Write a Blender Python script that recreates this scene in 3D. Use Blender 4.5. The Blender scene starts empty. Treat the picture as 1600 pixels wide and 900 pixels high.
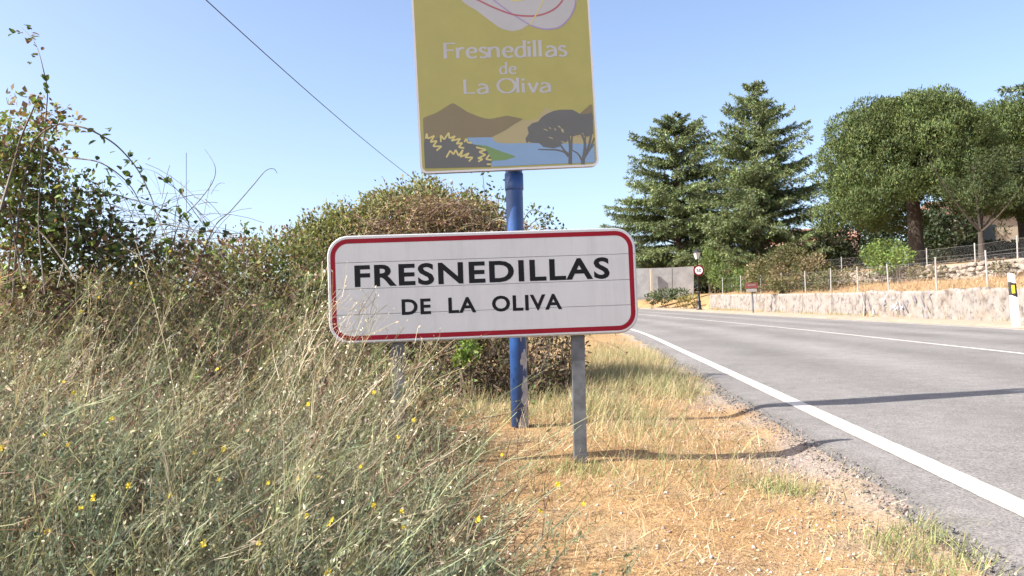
import bpy, bmesh, math, random
import numpy as np
from mathutils import Vector, Matrix
R = math.radians
scene = bpy.context.scene
COL = scene.collection
rng = np.random.default_rng(7)
random.seed(7)

# ------------------------------------------------------------------ camera, sky, sun, exposure
F_PX, PITCH, ROLL = 1300.0, R(1.98), R(1.8)
CAM = np.array([0.0, 0.0, 1.0])
_fw = np.array([0, math.cos(PITCH), math.sin(PITCH)])
_up0 = np.array([0, -math.sin(PITCH), math.cos(PITCH)])
_r0 = np.array([1.0, 0, 0])
_R = math.cos(ROLL) * _r0 - math.sin(ROLL) * _up0
_U = math.sin(ROLL) * _r0 + math.cos(ROLL) * _up0
cd = bpy.data.cameras.new('camera')
cd.sensor_width = 36.0
cd.lens = F_PX / 1600 * 36
cd.clip_end = 3000
cam = bpy.data.objects.new('camera', cd)
COL.objects.link(cam)
cam.matrix_world = Matrix(((_R[0], _U[0], -_fw[0], CAM[0]), (_R[1], _U[1], -_fw[1], CAM[1]),
                           (_R[2], _U[2], -_fw[2], CAM[2]), (0, 0, 0, 1)))
scene.camera = cam

SUN_EL = R(41)
SUN_AZ_BEHIND = 17                       # the sun stands to the left, this many degrees behind the camera
_az = R(180 + SUN_AZ_BEHIND)             # direction TO the sun, measured from +X
SUN_DIR = np.array([math.cos(_az) * math.cos(SUN_EL), math.sin(_az) * math.cos(SUN_EL), math.sin(SUN_EL)])
world = bpy.data.worlds.new('World')
scene.world = world
world.use_nodes = True
wn = world.node_tree
wn.nodes.clear()
sky = wn.nodes.new('ShaderNodeTexSky')
sky.sky_type = 'NISHITA'
sky.sun_disc = False
sky.sun_elevation = SUN_EL
sky.sun_rotation = math.atan2(SUN_DIR[0], SUN_DIR[1])
sky.altitude = 800
sky.air_density = 0.76
sky.dust_density = 4.6
sky.ozone_density = 0.35
bg = wn.nodes.new('ShaderNodeBackground')
bg.inputs['Strength'].default_value = 0.114
wo = wn.nodes.new('ShaderNodeOutputWorld')
wn.links.new(sky.outputs[0], bg.inputs[0])
wn.links.new(bg.outputs[0], wo.inputs[0])
sl = bpy.data.lights.new('sun', 'SUN')
sl.energy = 4.2
sl.angle = R(0.53)
sl.color = (1.0, 0.95, 0.86)
so = bpy.data.objects.new('sun', sl)
COL.objects.link(so)
so.rotation_euler = Vector(SUN_DIR).to_track_quat('Z', 'Y').to_euler()
scene.view_settings.view_transform = 'Standard'
scene.view_settings.look = 'None'
scene.view_settings.gamma = 1
scene.view_settings.use_curve_mapping = False
scene.view_settings.exposure = 1.55
scene.cycles.max_bounces = 6
scene.cycles.diffuse_bounces = 3
scene.cycles.transmission_bounces = 4
scene.cycles.transparent_max_bounces = 8

# ------------------------------------------------------------------ pixel -> place
def ray(px, py):
    return _fw + (px - 800) / F_PX * _R + (450 - py) / F_PX * _U
def at(px, py, Y):                       # the point on that line of sight at ground distance Y
    r = ray(px, py)
    return CAM + r * (Y / r[1])

# ------------------------------------------------------------------ road frame and terrain
_v1, _v2 = ray(915, 478), ray(1600, 462.5)
NRM = np.cross(_v1, _v2); NRM = NRM / np.linalg.norm(NRM)
if NRM[2] < 0: NRM = -NRM
HP = 0.82
ROADD = _v1 / np.linalg.norm(_v1)
LAT = np.cross(ROADD, NRM)
ORG = CAM - NRM * HP
def on_plane(px, py):
    r = ray(px, py)
    P = CAM + r * (-HP / float(NRM @ r))
    d = P - ORG
    return float(d @ ROADD), float(d @ LAT)
T1 = on_plane(1400, 703)[1]
T2 = on_plane(1400, 531)[1]
T3 = on_plane(1400, 504.5)[1]
TE = T1 - 0.36                           # left edge of the asphalt
TW = on_plane(1500, 503)[1] + 0.1        # roadside wall
def curve(s): return -np.maximum(0, s - 20.0) ** 2 / (2 * 160.0)
def rise(s):
    q = np.clip((s - 20.0) / 30.0, 0, None)
    return np.where(q < 1.5, 0.22 * q * q, 0.22 * 1.5 * 1.5 + 0.22 * 0.5 * (q - 1.5))
def sstep(x): x = np.clip(x, 0, 1); return x * x * (3 - 2 * x)
def road_pt(s, t, dz=0.0):
    s = np.asarray(s, float); t = np.asarray(t, float)
    tt = t + curve(s)
    P = ORG + s[..., None] * ROADD + tt[..., None] * LAT
    P = P.copy(); P[..., 2] += rise(s) + dz
    return P
def wob(x, y, f, seed=0):
    a = seed * 1.7
    return (np.sin(x * f + 1.3 + a) * np.cos(y * f * 1.13 + 0.7 - a) + 0.5 * np.sin(x * f * 2.3 - y * f * 1.9 + a)
            + 0.3 * np.sin(x * f * 4.1 + y * f * 3.7 + 2 * a)) / 1.8
def wall_h(s): return 1.05 * (1 - sstep((s - 57) / 1.5))
def prof(s, t):                          # height over the road surface at road coordinates
    e = TE + 0.05 * wob(s, s * 0.3, 2.1)
    d = e - t
    left = -0.02 - 0.05 * sstep(d / 0.16) + 0.042 * sstep((d - 0.3) / 0.9)
    left = left + 0.16 * np.clip(d - 2.1, 0, 3.0) + 0.02 * wob(s, t, 1.7) * sstep(d / 0.6) + 0.012 * wob(s, t, 6.0, 3) * sstep(d / 0.3)
    u = t - TW
    hw = wall_h(s)
    kerb = np.where(t > T3 + 0.3, 0.05 * sstep((t - T3 - 0.3) / 0.5), 0)
    ramp = 0.22 * np.clip(u, 0, 5)
    bank = hw + 0.12 * np.clip(u - 0.3, 0, 3.7) + np.where(u > 4.35, 0.95, 0) * (1 - sstep((s - 56) / 6)) * 0.72 + 0.055 * np.clip(u - 4.4, 0, 40)
    bank = np.maximum(bank, ramp * sstep((s - 56) / 6))
    right = np.where(u > 0.15, bank + 0.05 * wob(s, t, 1.3), kerb)
    z = np.where(t < e, left, np.where(t > T3 + 0.28, right, -0.06))
    return z
def st_of(x, y):
    A = np.array([[ROADD[0], LAT[0]], [ROADD[1], LAT[1]]])
    Ai = np.linalg.inv(A)
    dx, dy = x - ORG[0], y - ORG[1]
    s = Ai[0, 0] * dx + Ai[0, 1] * dy
    t = Ai[1, 0] * dx + Ai[1, 1] * dy
    return s, t - curve(s)
def gz(x, y):                            # terrain height at world x, y
    x = np.asarray(x, float); y = np.asarray(y, float)
    s, t = st_of(x, y)
    return road_pt(s, t)[..., 2] + prof(s, t)
def gpt(x, y): return np.array([x, y, float(gz(x, y))])

# ------------------------------------------------------------------ mesh helpers
def mesh_np(name, V, Fq, colors=None, smooth=False):
    me = bpy.data.meshes.new(name)
    V = np.asarray(V, np.float32).reshape(-1, 3)
    Fq = np.asarray(Fq, np.int32)
    k = Fq.shape[1]
    me.vertices.add(len(V)); me.vertices.foreach_set('co', V.ravel())
    me.loops.add(Fq.size); me.loops.foreach_set('vertex_index', Fq.ravel())
    me.polygons.add(len(Fq))
    me.polygons.foreach_set('loop_start', np.arange(0, Fq.size, k, dtype=np.int32))
    me.polygons.foreach_set('loop_total', np.full(len(Fq), k, np.int32))
    if smooth: me.polygons.foreach_set('use_smooth', np.ones(len(Fq), bool))
    me.update(calc_edges=True)
    if colors is not None:
        ca = me.color_attributes.new('Col', 'FLOAT_COLOR', 'POINT')
        c = np.ones((len(V), 4), np.float32); c[:, :3] = colors
        ca.data.foreach_set('color', c.ravel())
    return me
def link(name, me, mat=None, parent=None):
    o = bpy.data.objects.new(name, me)
    COL.objects.link(o)
    if mat is not None and me is not None and len(me.materials) == 0: me.materials.append(mat)
    if parent is not None: o.parent = parent
    return o
def tag(o, label=None, cat=None, group=None, kind=None):
    if label: o['label'] = label
    if cat: o['category'] = cat
    if group: o['group'] = group
    if kind: o['kind'] = kind
    return o
def empty(name, loc=(0, 0, 0), rz=0):
    o = bpy.data.objects.new(name, None)
    o.empty_display_size = 0.2
    COL.objects.link(o)
    o.location = loc; o.rotation_euler = (0, 0, rz)
    return o
def struct(name, me, mat): return tag(link(name, me, mat), kind='structure')
class MB:
    """collects simple solids into one mesh"""
    def __init__(self): self.v = []; self.f = []; self.c = []
    def add(self, vs, fs, col=None):
        b = len(self.v)
        self.v += [tuple(map(float, p)) for p in vs]; self.f += [tuple(b + i for i in f) for f in fs]
        self.c += [col] * len(vs)
    def box(self, c, size, m=None):
        x, y, z = [s / 2 for s in size]
        vs = [Vector((sx * x, sy * y, sz * z)) for sx in (-1, 1) for sy in (-1, 1) for sz in (-1, 1)]
        if m is not None: vs = [m @ p for p in vs]
        vs = [p + Vector(c) for p in vs]
        self.add(vs, [(0, 1, 3, 2), (4, 6, 7, 5), (0, 4, 5, 1), (2, 3, 7, 6), (0, 2, 6, 4), (1, 5, 7, 3)])
    def tube(self, pts, rad, n=8, cap=True):
        pts = [Vector(p) for p in pts]
        if not hasattr(rad, '__len__'): rad = [rad] * len(pts)
        rings = []
        ref = Vector((0.31, 0.22, 0.92)).normalized()
        for i, p in enumerate(pts):
            d = (pts[min(i + 1, len(pts) - 1)] - pts[max(i - 1, 0)])
            d = d.normalized() if d.length > 1e-9 else Vector((0, 0, 1))
            a = d.cross(ref)
            if a.length < 0.15: a = d.cross(Vector((1, 0, 0)))
            a.normalize(); b = d.cross(a)
            rings.append([p + (a * math.cos(k * 2 * math.pi / n) + b * math.sin(k * 2 * math.pi / n)) * rad[i] for k in range(n)])
        vs = [q for r in rings for q in r]
        fs = [(i * n + k, i * n + (k + 1) % n, (i + 1) * n + (k + 1) % n, (i + 1) * n + k) for i in range(len(pts) - 1) for k in range(n)]
        if cap: fs += [tuple(range(n))[::-1], tuple((len(pts) - 1) * n + k for k in range(n))]
        self.add(vs, fs)
    def lathe(self, prof_, c=(0, 0, 0), n=12):
        vs = [(c[0] + r * math.cos(k * 2 * math.pi / n), c[1] + r * math.sin(k * 2 * math.pi / n), c[2] + z) for r, z in prof_ for k in range(n)]
        m = len(prof_)
        fs = [(i * n + k, i * n + (k + 1) % n, (i + 1) * n + (k + 1) % n, (i + 1) * n + k) for i in range(m - 1) for k in range(n)]
        fs += [tuple(range(n))[::-1], tuple((m - 1) * n + k for k in range(n))]
        self.add(vs, fs)
    def mesh(self, name='mesh', smooth=False):
        me = bpy.data.meshes.new(name)
        me.from_pydata(self.v, [], self.f)
        if smooth:
            for p in me.polygons: p.use_smooth = True
        me.update()
        return me
    def build(self, name, mat, parent=None, smooth=False): return link(name, self.mesh(name, smooth), mat, parent)
def ribbons(P, W, side, colr):
    """P (N,K,3) centre lines, W (N,K) half widths, side (N,3), colr (N,3) -> verts, quads, colours"""
    N, K, _ = P.shape
    A = P - side[:, None, :] * W[..., None]; B = P + side[:, None, :] * W[..., None]
    V = np.stack([A, B], 2).reshape(-1, 3)
    base = (np.arange(N) * K * 2)[:, None] + np.arange(K - 1)[None] * 2
    Q = np.stack([base, base + 1, base + 3, base + 2], -1).reshape(-1, 4)
    C = np.repeat(colr, K * 2, 0)
    return V, Q, C
def unit(v): return v / np.maximum(np.linalg.norm(v, axis=-1, keepdims=True), 1e-9)
def leaves(P, D, size, wid, colr, rg, nrm=None):
    """diamond leaves at P pointing along D"""
    N = len(P)
    D = unit(D)
    rnd = unit(rg.normal(size=(N, 3))) if nrm is None else unit(nrm)
    S = unit(np.cross(D, rnd)); Nn = np.cross(S, D)
    size = np.broadcast_to(size, (N,))[:, None]; wid = np.broadcast_to(wid, (N,))[:, None]
    V = np.stack([P, P + D * size * 0.5 + S * wid * 0.5 + Nn * size * 0.08, P + D * size, P + D * size * 0.45 - S * wid * 0.5 + Nn * size * 0.08], 1).reshape(-1, 3)
    Q = np.arange(N * 4).reshape(N, 4)
    return V, Q, np.repeat(colr, 4, 0)
def join(parts):
    off = 0; Vs = []; Qs = []; Cs = []
    for V, Q, C in parts:
        Vs.append(V); Qs.append(Q + off); Cs.append(C); off += len(V)
    return np.concatenate(Vs), np.concatenate(Qs), np.concatenate(Cs)
def pick(rg, cols, n, jit=0.12, w=None):
    cols = np.array(cols, float)
    i = rg.choice(len(cols), n, p=w)
    c = cols[i] * (1 + rg.normal(0, jit, (n, 1))) * (1 + rg.normal(0, jit * 0.35, (n, 3)))
    return np.clip(c, 0.005, 0.95)

# ------------------------------------------------------------------ materials
def nmat(name):
    m = bpy.data.materials.new(name); m.use_nodes = True
    nt = m.node_tree
    b = nt.nodes['Principled BSDF']
    return m, nt, b
def noise(nt, scale, detail=4, rough=0.6, vec=None, dim='3D'):
    n = nt.nodes.new('ShaderNodeTexNoise')
    n.inputs['Scale'].default_value = scale; n.inputs['Detail'].default_value = detail; n.inputs['Roughness'].default_value = rough
    if vec is not None: nt.links.new(vec, n.inputs['Vector'])
    return n
def ramp(nt, fac, stops):
    r = nt.nodes.new('ShaderNodeValToRGB')
    while len(r.color_ramp.elements) > 1: r.color_ramp.elements.remove(r.color_ramp.elements[0])
    r.color_ramp.elements[0].position = stops[0][0]; r.color_ramp.elements[0].color = (*stops[0][1], 1)
    for p, c in stops[1:]:
        e = r.color_ramp.elements.new(p); e.color = (*c, 1)
    nt.links.new(fac, r.inputs['Fac'])
    return r
def mixc(nt, fac, a, b, mode='MIX'):
    m = nt.nodes.new('ShaderNodeMix'); m.data_type = 'RGBA'; m.blend_type = mode
    for sock, val in ((m.inputs[0], fac), (m.inputs[6], a), (m.inputs[7], b)):
        if hasattr(val, 'is_linked'): nt.links.new(val, sock)
        elif isinstance(val, (int, float)): sock.default_value = val
        else: sock.default_value = (*val, 1)
    return m.outputs[2]
def bump(nt, b, h, strength=0.3, dist=0.02):
    n = nt.nodes.new('ShaderNodeBump')
    n.inputs['Strength'].default_value = strength; n.inputs['Distance'].default_value = dist
    nt.links.new(h, n.inputs['Height']); nt.links.new(n.outputs[0], b.inputs['Normal'])
def objco(nt):
    t = nt.nodes.new('ShaderNodeTexCoord'); return t.outputs['Object']
def plain(name, c, rough=0.6, metal=0.0, var=0.12, scale=6.0, bmp=0.0, spec=0.5):
    m, nt, b = nmat(name)
    co = objco(nt)
    n = noise(nt, scale, 5, 0.65, co)
    lo = tuple(max(0, x * (1 - var)) for x in c); hi = tuple(min(1, x * (1 + var)) for x in c)
    r = ramp(nt, n.outputs['Fac'], [(0.3, lo), (0.7, hi)])
    nt.links.new(r.outputs[0], b.inputs['Base Color'])
    b.inputs['Roughness'].default_value = rough; b.inputs['Metallic'].default_value = metal
    b.inputs['Specular IOR Level'].default_value = spec
    if bmp: bump(nt, b, noise(nt, scale * 6, 4, 0.6, co).outputs['Fac'], bmp, 0.01)
    return m
def leafy(name, trans=0.3, rough=0.65, gain=(1.25, 1.2, 0.7)):
    m = bpy.data.materials.new(name); m.use_nodes = True
    nt = m.node_tree; b = nt.nodes['Principled BSDF']; out = nt.nodes['Material Output']
    a = nt.nodes.new('ShaderNodeAttribute'); a.attribute_name = 'Col'
    nt.links.new(a.outputs['Color'], b.inputs['Base Color'])
    b.inputs['Roughness'].default_value = rough; b.inputs['Specular IOR Level'].default_value = 0.25
    if trans > 0:
        t = nt.nodes.new('ShaderNodeBsdfTranslucent')
        nt.links.new(mixc(nt, 1.0, a.outputs['Color'], gain, 'MULTIPLY'), t.inputs['Color'])
        ms = nt.nodes.new('ShaderNodeMixShader'); ms.inputs[0].default_value = trans
        nt.links.new(b.outputs[0], ms.inputs[1]); nt.links.new(t.outputs[0], ms.inputs[2]); nt.links.new(ms.outputs[0], out.inputs['Surface'])
    return m
M = {}
M['leaf'] = leafy('leaf', 0.32)
M['needle'] = leafy('needle', 0.22)
M['straw'] = leafy('straw', 0.3, 0.7, (1.1, 1.0, 0.85))
M['bark'] = plain('bark', (0.10, 0.075, 0.055), 0.9, 0, 0.4, 9, 0.6)
M['shadebark'] = plain('shaded_bark', (0.045, 0.035, 0.028), 0.9, 0, 0.4, 9, 0.6)  # darker copy of the bark, with the crown's shade put into its colour
M['cane'] = plain('cane', (0.11, 0.085, 0.06), 0.75, 0, 0.4, 14)
M['galv'] = plain('galvanised_steel', (0.125, 0.13, 0.138), 0.6, 0.3, 0.35, 16, 0.1)
M['alu'] = plain('aluminium', (0.55, 0.55, 0.56), 0.45, 0.5, 0.08, 10)
M['signwhite'] = plain('sign_white', (0.31, 0.307, 0.325), 0.38, 0, 0.035, 3.0)
def dirty_white():
    m, nt, b_ = nmat('sign_sheeting')
    co = objco(nt)
    mp = nt.nodes.new('ShaderNodeMapping'); mp.inputs['Scale'].default_value = (14, 1.1, 1); nt.links.new(co, mp.inputs['Vector'])
    n1 = noise(nt, 1.0, 5, 0.7, mp.outputs[0]); n2 = noise(nt, 2.2, 5, 0.7, co)
    c1 = ramp(nt, n2.outputs['Fac'], [(0.3, (0.33, 0.325, 0.34)), (0.7, (0.365, 0.362, 0.378))])
    c2 = ramp(nt, n1.outputs['Fac'], [(0.34, (0.92, 0.915, 0.91)), (0.52, (1, 1, 1))])
    nt.links.new(mixc(nt, 1.0, c1.outputs[0], c2.outputs[0], 'MULTIPLY'), b_.inputs['Base Color']); b_.inputs['Roughness'].default_value = 0.4
    return m
M['signwhite'] = dirty_white()
M['signred'] = plain('sign_red', (0.16, 0.006, 0.014), 0.55, 0, 0.12, 7, 0, 0.12)
M['signblack'] = plain('sign_black', (0.007, 0.007, 0.009), 0.6, 0, 0.2, 8, 0, 0.12)
M['blue'] = plain('blue_paint', (0.022, 0.066, 0.205), 0.38, 0, 0.22, 9, 0.05)
M['primer'] = plain('bare_metal', (0.40, 0.37, 0.355), 0.8, 0.0, 0.25, 30, 0.2)
M['iron'] = plain('black_iron', (0.02, 0.02, 0.022), 0.45, 0.2, 0.3, 12)
M['white'] = plain('white_plastic', (0.78, 0.78, 0.77), 0.4, 0, 0.05, 8)
M['yellowrefl'] = plain('amber_reflector', (0.75, 0.42, 0.03), 0.25, 0, 0.1, 30)
M['blackband'] = plain('black_band', (0.018, 0.017, 0.016), 0.5, 0, 0.2, 20)
M['dullred'] = plain('faded_red', (0.20, 0.05, 0.045), 0.7, 0, 0.2, 8)
M['dullwhite'] = plain('dull_white', (0.33, 0.31, 0.29), 0.7, 0, 0.15, 8)
M['frost'] = plain('frosted_glass', (0.62, 0.62, 0.60), 0.25, 0, 0.05, 6)
M['wire'] = plain('fence_wire', (0.33, 0.33, 0.33), 0.5, 0.5, 0.1, 8)
M['fpost'] = plain('fence_post_steel', (0.36, 0.35, 0.34), 0.55, 0.3, 0.2, 10)
M['cable'] = plain('cable_rubber', (0.02, 0.02, 0.022), 0.6, 0, 0.1, 3)
M['cream'] = plain('cream_render', (0.40, 0.33, 0.25), 0.85, 0, 0.1, 1.5, 0.1)
M['pink'] = plain('pink_render', (0.55, 0.36, 0.30), 0.85, 0, 0.1, 1.5, 0.1)
M['tile'] = plain('roof_tile', (0.26, 0.14, 0.10), 0.8, 0, 0.3, 5, 0.2)
M['dkglass'] = plain('dark_glass', (0.03, 0.035, 0.04), 0.15, 0, 0.2, 3)
M['stone'] = plain('field_stone', (0.24, 0.20, 0.165), 0.9, 0, 0.35, 4, 0.6)
M['greywall'] = plain('grey_block', (0.30, 0.29, 0.29), 0.9, 0, 0.22, 1.4, 0.3)

def ground_material():
    m, nt, b = nmat('dry_ground')
    co = objco(nt)
    n1 = noise(nt, 0.9, 6, 0.65, co); n2 = noise(nt, 7.0, 6, 0.7, co); n3 = noise(nt, 60, 4, 0.7, co)
    c1 = ramp(nt, n1.outputs['Fac'], [(0.32, (0.38, 0.245, 0.125)), (0.5, (0.46, 0.305, 0.16)), (0.66, (0.43, 0.325, 0.21))])
    c2 = ramp(nt, n2.outputs['Fac'], [(0.3, (0.55, 0.50, 0.44)), (0.48, (0.92, 0.9, 0.86)), (0.72, (1.05, 1.02, 1.0))])
    c3 = ramp(nt, n3.outputs['Fac'], [(0.32, (0.55, 0.5, 0.45)), (0.6, (1.0, 1.0, 1.0))])
    a = mixc(nt, 1.0, c1.outputs[0], c2.outputs[0], 'MULTIPLY')
    a = mixc(nt, 1.0, a, c3.outputs[0], 'MULTIPLY')
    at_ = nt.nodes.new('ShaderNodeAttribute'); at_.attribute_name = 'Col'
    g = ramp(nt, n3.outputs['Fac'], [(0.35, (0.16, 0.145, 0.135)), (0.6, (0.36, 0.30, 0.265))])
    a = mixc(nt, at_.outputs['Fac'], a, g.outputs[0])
    nt.links.new(a, b.inputs['Base Color'])
    b.inputs['Roughness'].default_value = 0.95; b.inputs['Specular IOR Level'].default_value = 0.1
    bump(nt, b, n3.outputs['Fac'], 0.7, 0.03)
    return m
def asphalt_material():
    m, nt, b = nmat('asphalt')
    co = objco(nt)
    at_ = nt.nodes.new('ShaderNodeAttribute'); at_.attribute_name = 'Col'
    n1 = noise(nt, 0.45, 5, 0.6, co); n2 = noise(nt, 75, 3, 0.8, co); n3 = noise(nt, 6, 6, 0.75, co)
    c1 = ramp(nt, n1.outputs['Fac'], [(0.3, (0.178, 0.167, 0.162)), (0.7, (0.228, 0.215, 0.208))])
    c2 = ramp(nt, n2.outputs['Fac'], [(0.34, (0.42, 0.42, 0.42)), (0.50, (0.96, 0.96, 0.96)), (0.68, (1.3, 1.28, 1.25))])
    c3 = ramp(nt, n3.outputs['Fac'], [(0.3, (0.78, 0.78, 0.78)), (0.7, (1.12, 1.12, 1.12))])
    a = mixc(nt, 1.0, c1.outputs[0], c2.outputs[0], 'MULTIPLY')
    a = mixc(nt, 1.0, a, c3.outputs[0], 'MULTIPLY')
    a = mixc(nt, 1.0, a, at_.outputs['Color'], 'MULTIPLY')
    nt.links.new(a, b.inputs['Base Color'])
    b.inputs['Roughness'].default_value = 0.85; b.inputs['Specular IOR Level'].default_value = 0.2
    bump(nt, b, n2.outputs['Fac'], 0.8, 0.008)
    return m
def paint_material():
    m, nt, b = nmat('road_paint')
    co = objco(nt)
    n2 = noise(nt, 120, 3, 0.8, co); n3 = noise(nt, 4, 5, 0.7, co)
    f = nt.nodes.new('ShaderNodeMath'); f.operation = 'MULTIPLY_ADD'
    nt.links.new(n3.outputs['Fac'], f.inputs[0]); f.inputs[1].default_value = 0.45; nt.links.new(n2.outputs['Fac'], f.inputs[2])
    c = ramp(nt, f.outputs[0], [(0.56, (0.24, 0.23, 0.22)), (0.70, (0.44, 0.415, 0.38)), (0.92, (0.55, 0.525, 0.48))])
    nt.links.new(c.outputs[0], b.inputs['Base Color']); b.inputs['Roughness'].default_value = 0.75
    return m
def wall_material():
    m, nt, b = nmat('limewashed_concrete')
    co = objco(nt)
    n1 = noise(nt, 0.7, 6, 0.7, co); n2 = noise(nt, 3.2, 7, 0.75, co)
    mp = nt.nodes.new('ShaderNodeMapping'); mp.inputs['Scale'].default_value = (3.5, 3.5, 0.3); nt.links.new(co, mp.inputs['Vector'])
    n3 = noise(nt, 1.4, 6, 0.8, mp.outputs[0])
    c1 = ramp(nt, n1.outputs['Fac'], [(0.3, (0.255, 0.205, 0.165)), (0.5, (0.26, 0.243, 0.232)), (0.68, (0.26, 0.225, 0.192))])
    c2 = ramp(nt, n2.outputs['Fac'], [(0.38, (0.40, 0.37, 0.35)), (0.49, (0.84, 0.83, 0.82)), (0.8, (1.06, 1.05, 1.03))])
    c3 = ramp(nt, n3.outputs['Fac'], [(0.35, (0.40, 0.36, 0.34)), (0.47, (0.95, 0.94, 0.93)), (0.7, (1.05, 1.05, 1.05))])
    a = mixc(nt, 1.0, c1.outputs[0], c2.outputs[0], 'MULTIPLY'); a = mixc(nt, 0.4, a, c3.outputs[0], 'MULTIPLY')
    nt.links.new(a, b.inputs['Base Color']); b.inputs['Roughness'].default_value = 0.92; b.inputs['Specular IOR Level'].default_value = 0.15
    bump(nt, b, n2.outputs['Fac'], 0.6, 0.04)
    return m
M['scrawl'] = plain('faded_spray', (0.16, 0.15, 0.19), 0.9, 0, 0.3, 5)
M['scrawl2'] = plain('pale_spray', (0.40, 0.39, 0.45), 0.9, 0, 0.2, 5)
M['ground'] = ground_material(); M['asphalt'] = asphalt_material(); M['paint'] = paint_material(); M['wall'] = wall_material()
M['pave'] = plain('dusty_pavement', (0.29, 0.22, 0.165), 0.9, 0, 0.18, 2.5, 0.3)

# ------------------------------------------------------------------ the setting: ground, road, markings, roadside strip
def grid_mesh(name, S, T, zf, smooth=True):
    SS, TT = np.meshgrid(S, T, indexing='ij')
    P = road_pt(SS, TT)
    P[..., 2] += zf(SS, TT)
    n, k = len(S), len(T)
    i = np.arange(n - 1)[:, None] * k + np.arange(k - 1)[None]
    Q = np.stack([i, i + 1, i + k + 1, i + k], -1).reshape(-1, 4)[:, ::-1]
    return mesh_np(name, P.reshape(-1, 3), Q, smooth=smooth)
gS = np.concatenate([np.arange(-12, 0, 0.6), np.arange(0, 14, 0.11), np.arange(14, 64, 0.8), np.geomspace(64, 900, 26)])
gT = np.concatenate([-np.geomspace(500, 7, 26), np.arange(-6.9, TE + 0.5, 0.09), np.arange(TE + 0.6, T3, 1.0), np.arange(T3 + 0.2, TW + 0.12, 0.2),
                     [TW + 0.14, TW + 0.16], np.arange(TW + 0.3, TW + 4.3, 0.4), [TW + 4.34, TW + 4.36], np.arange(TW + 4.6, TW + 14, 1.0), np.geomspace(TW + 15, 500, 22)])
gme = grid_mesh('ground', gS, gT, prof)
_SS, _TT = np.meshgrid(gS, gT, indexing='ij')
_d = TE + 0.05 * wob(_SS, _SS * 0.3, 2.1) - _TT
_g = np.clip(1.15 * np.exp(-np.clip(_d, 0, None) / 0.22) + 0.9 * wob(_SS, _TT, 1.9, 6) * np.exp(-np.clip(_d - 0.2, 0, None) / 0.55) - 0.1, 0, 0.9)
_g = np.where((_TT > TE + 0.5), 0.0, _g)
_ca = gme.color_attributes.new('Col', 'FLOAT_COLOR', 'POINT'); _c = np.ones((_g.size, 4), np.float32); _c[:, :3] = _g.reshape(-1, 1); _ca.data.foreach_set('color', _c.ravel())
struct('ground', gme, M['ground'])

rS = np.concatenate([np.arange(-12, 1, 0.25), np.arange(1, 16, 0.07), np.arange(16, 30, 0.25), np.arange(30, 110, 1.0)])
def road_sheet():
    e = TE + 0.05 * wob(rS, rS * 0.3, 2.1) + 0.035 * wob(rS, rS, 9.0, 2) + 0.02 * wob(rS, rS, 23.0, 5)
    cols = [e - 0.10, e - 0.03, e + 0.05, e + 0.14] + [np.full_like(rS, t) for t in np.linspace(TE + 0.4, T3 + 0.34, 40)]
    TT = np.stack(cols, 1)
    SS = np.repeat(rS[:, None], TT.shape[1], 1)
    P = road_pt(SS, TT)
    P[:, 0, 2] -= 0.12; P[:, 1, 2] -= 0.035; P[:, 2, 2] -= 0.008
    # worn, polished wheel tracks and the greyer strip along the edge are in the asphalt itself
    band = np.zeros_like(TT)
    for l0, l1 in ((T1, T2), (T2, T3)):
        for f in (0.28, 0.72): band += np.exp(-((TT - (l0 + (l1 - l0) * f)) / 0.42) ** 2)
        band -= 0.75 * np.exp(-((TT - (l0 + l1) / 2) / 0.35) ** 2)
    C = 1.02 - 0.17 * band + 0.07 * wob(SS * 0.25, TT, 2.2, 3)
    C[:, :3] *= np.array([0.55, 0.6, 0.8])[None]
    n, k = TT.shape
    i = np.arange(n - 1)[:, None] * k + np.arange(k - 1)[None]
    Q = np.stack([i, i + 1, i + k + 1, i + k], -1).reshape(-1, 4)[:, ::-1]
    return mesh_np('road', P.reshape(-1, 3), Q, np.repeat(C.reshape(-1, 1), 3, 1), smooth=False)
road = struct('road', road_sheet(), M['asphalt'])
def stripe(t, w):
    e1 = t - w / 2 + 0.006 * wob(rS, rS, 7.0, 1); e2 = t + w / 2 + 0.006 * wob(rS, rS, 8.0, 4)
    TT = np.stack([e1, e2], 1); SS = np.repeat(rS[:, None], 2, 1)
    P = road_pt(SS, TT, 0.004)
    i = np.arange(len(rS) - 1) * 2
    Q = np.stack([i, i + 1, i + 3, i + 2], -1)[:, ::-1]
    return mesh_np('marking', P.reshape(-1, 3), Q)
for t, w in ((T1, 0.14), (T2, 0.11), (T3, 0.13)):
    link('lane_line', stripe(t, w), M['paint'], road)
# dusty strip between the far edge of the road and the wall
pS = np.concatenate([np.arange(-2, 30, 0.5), np.arange(30, 90, 1.0)])
struct('roadside_strip', grid_mesh('roadside_strip', pS, np.linspace(T3 + 0.30, TW + 0.1, 6), lambda s, t: 0.075 * sstep((t - T3 - 0.3) / 0.25) + 0.02 * wob(s, t, 2.3) - 0.012), M['pave'])

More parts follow.
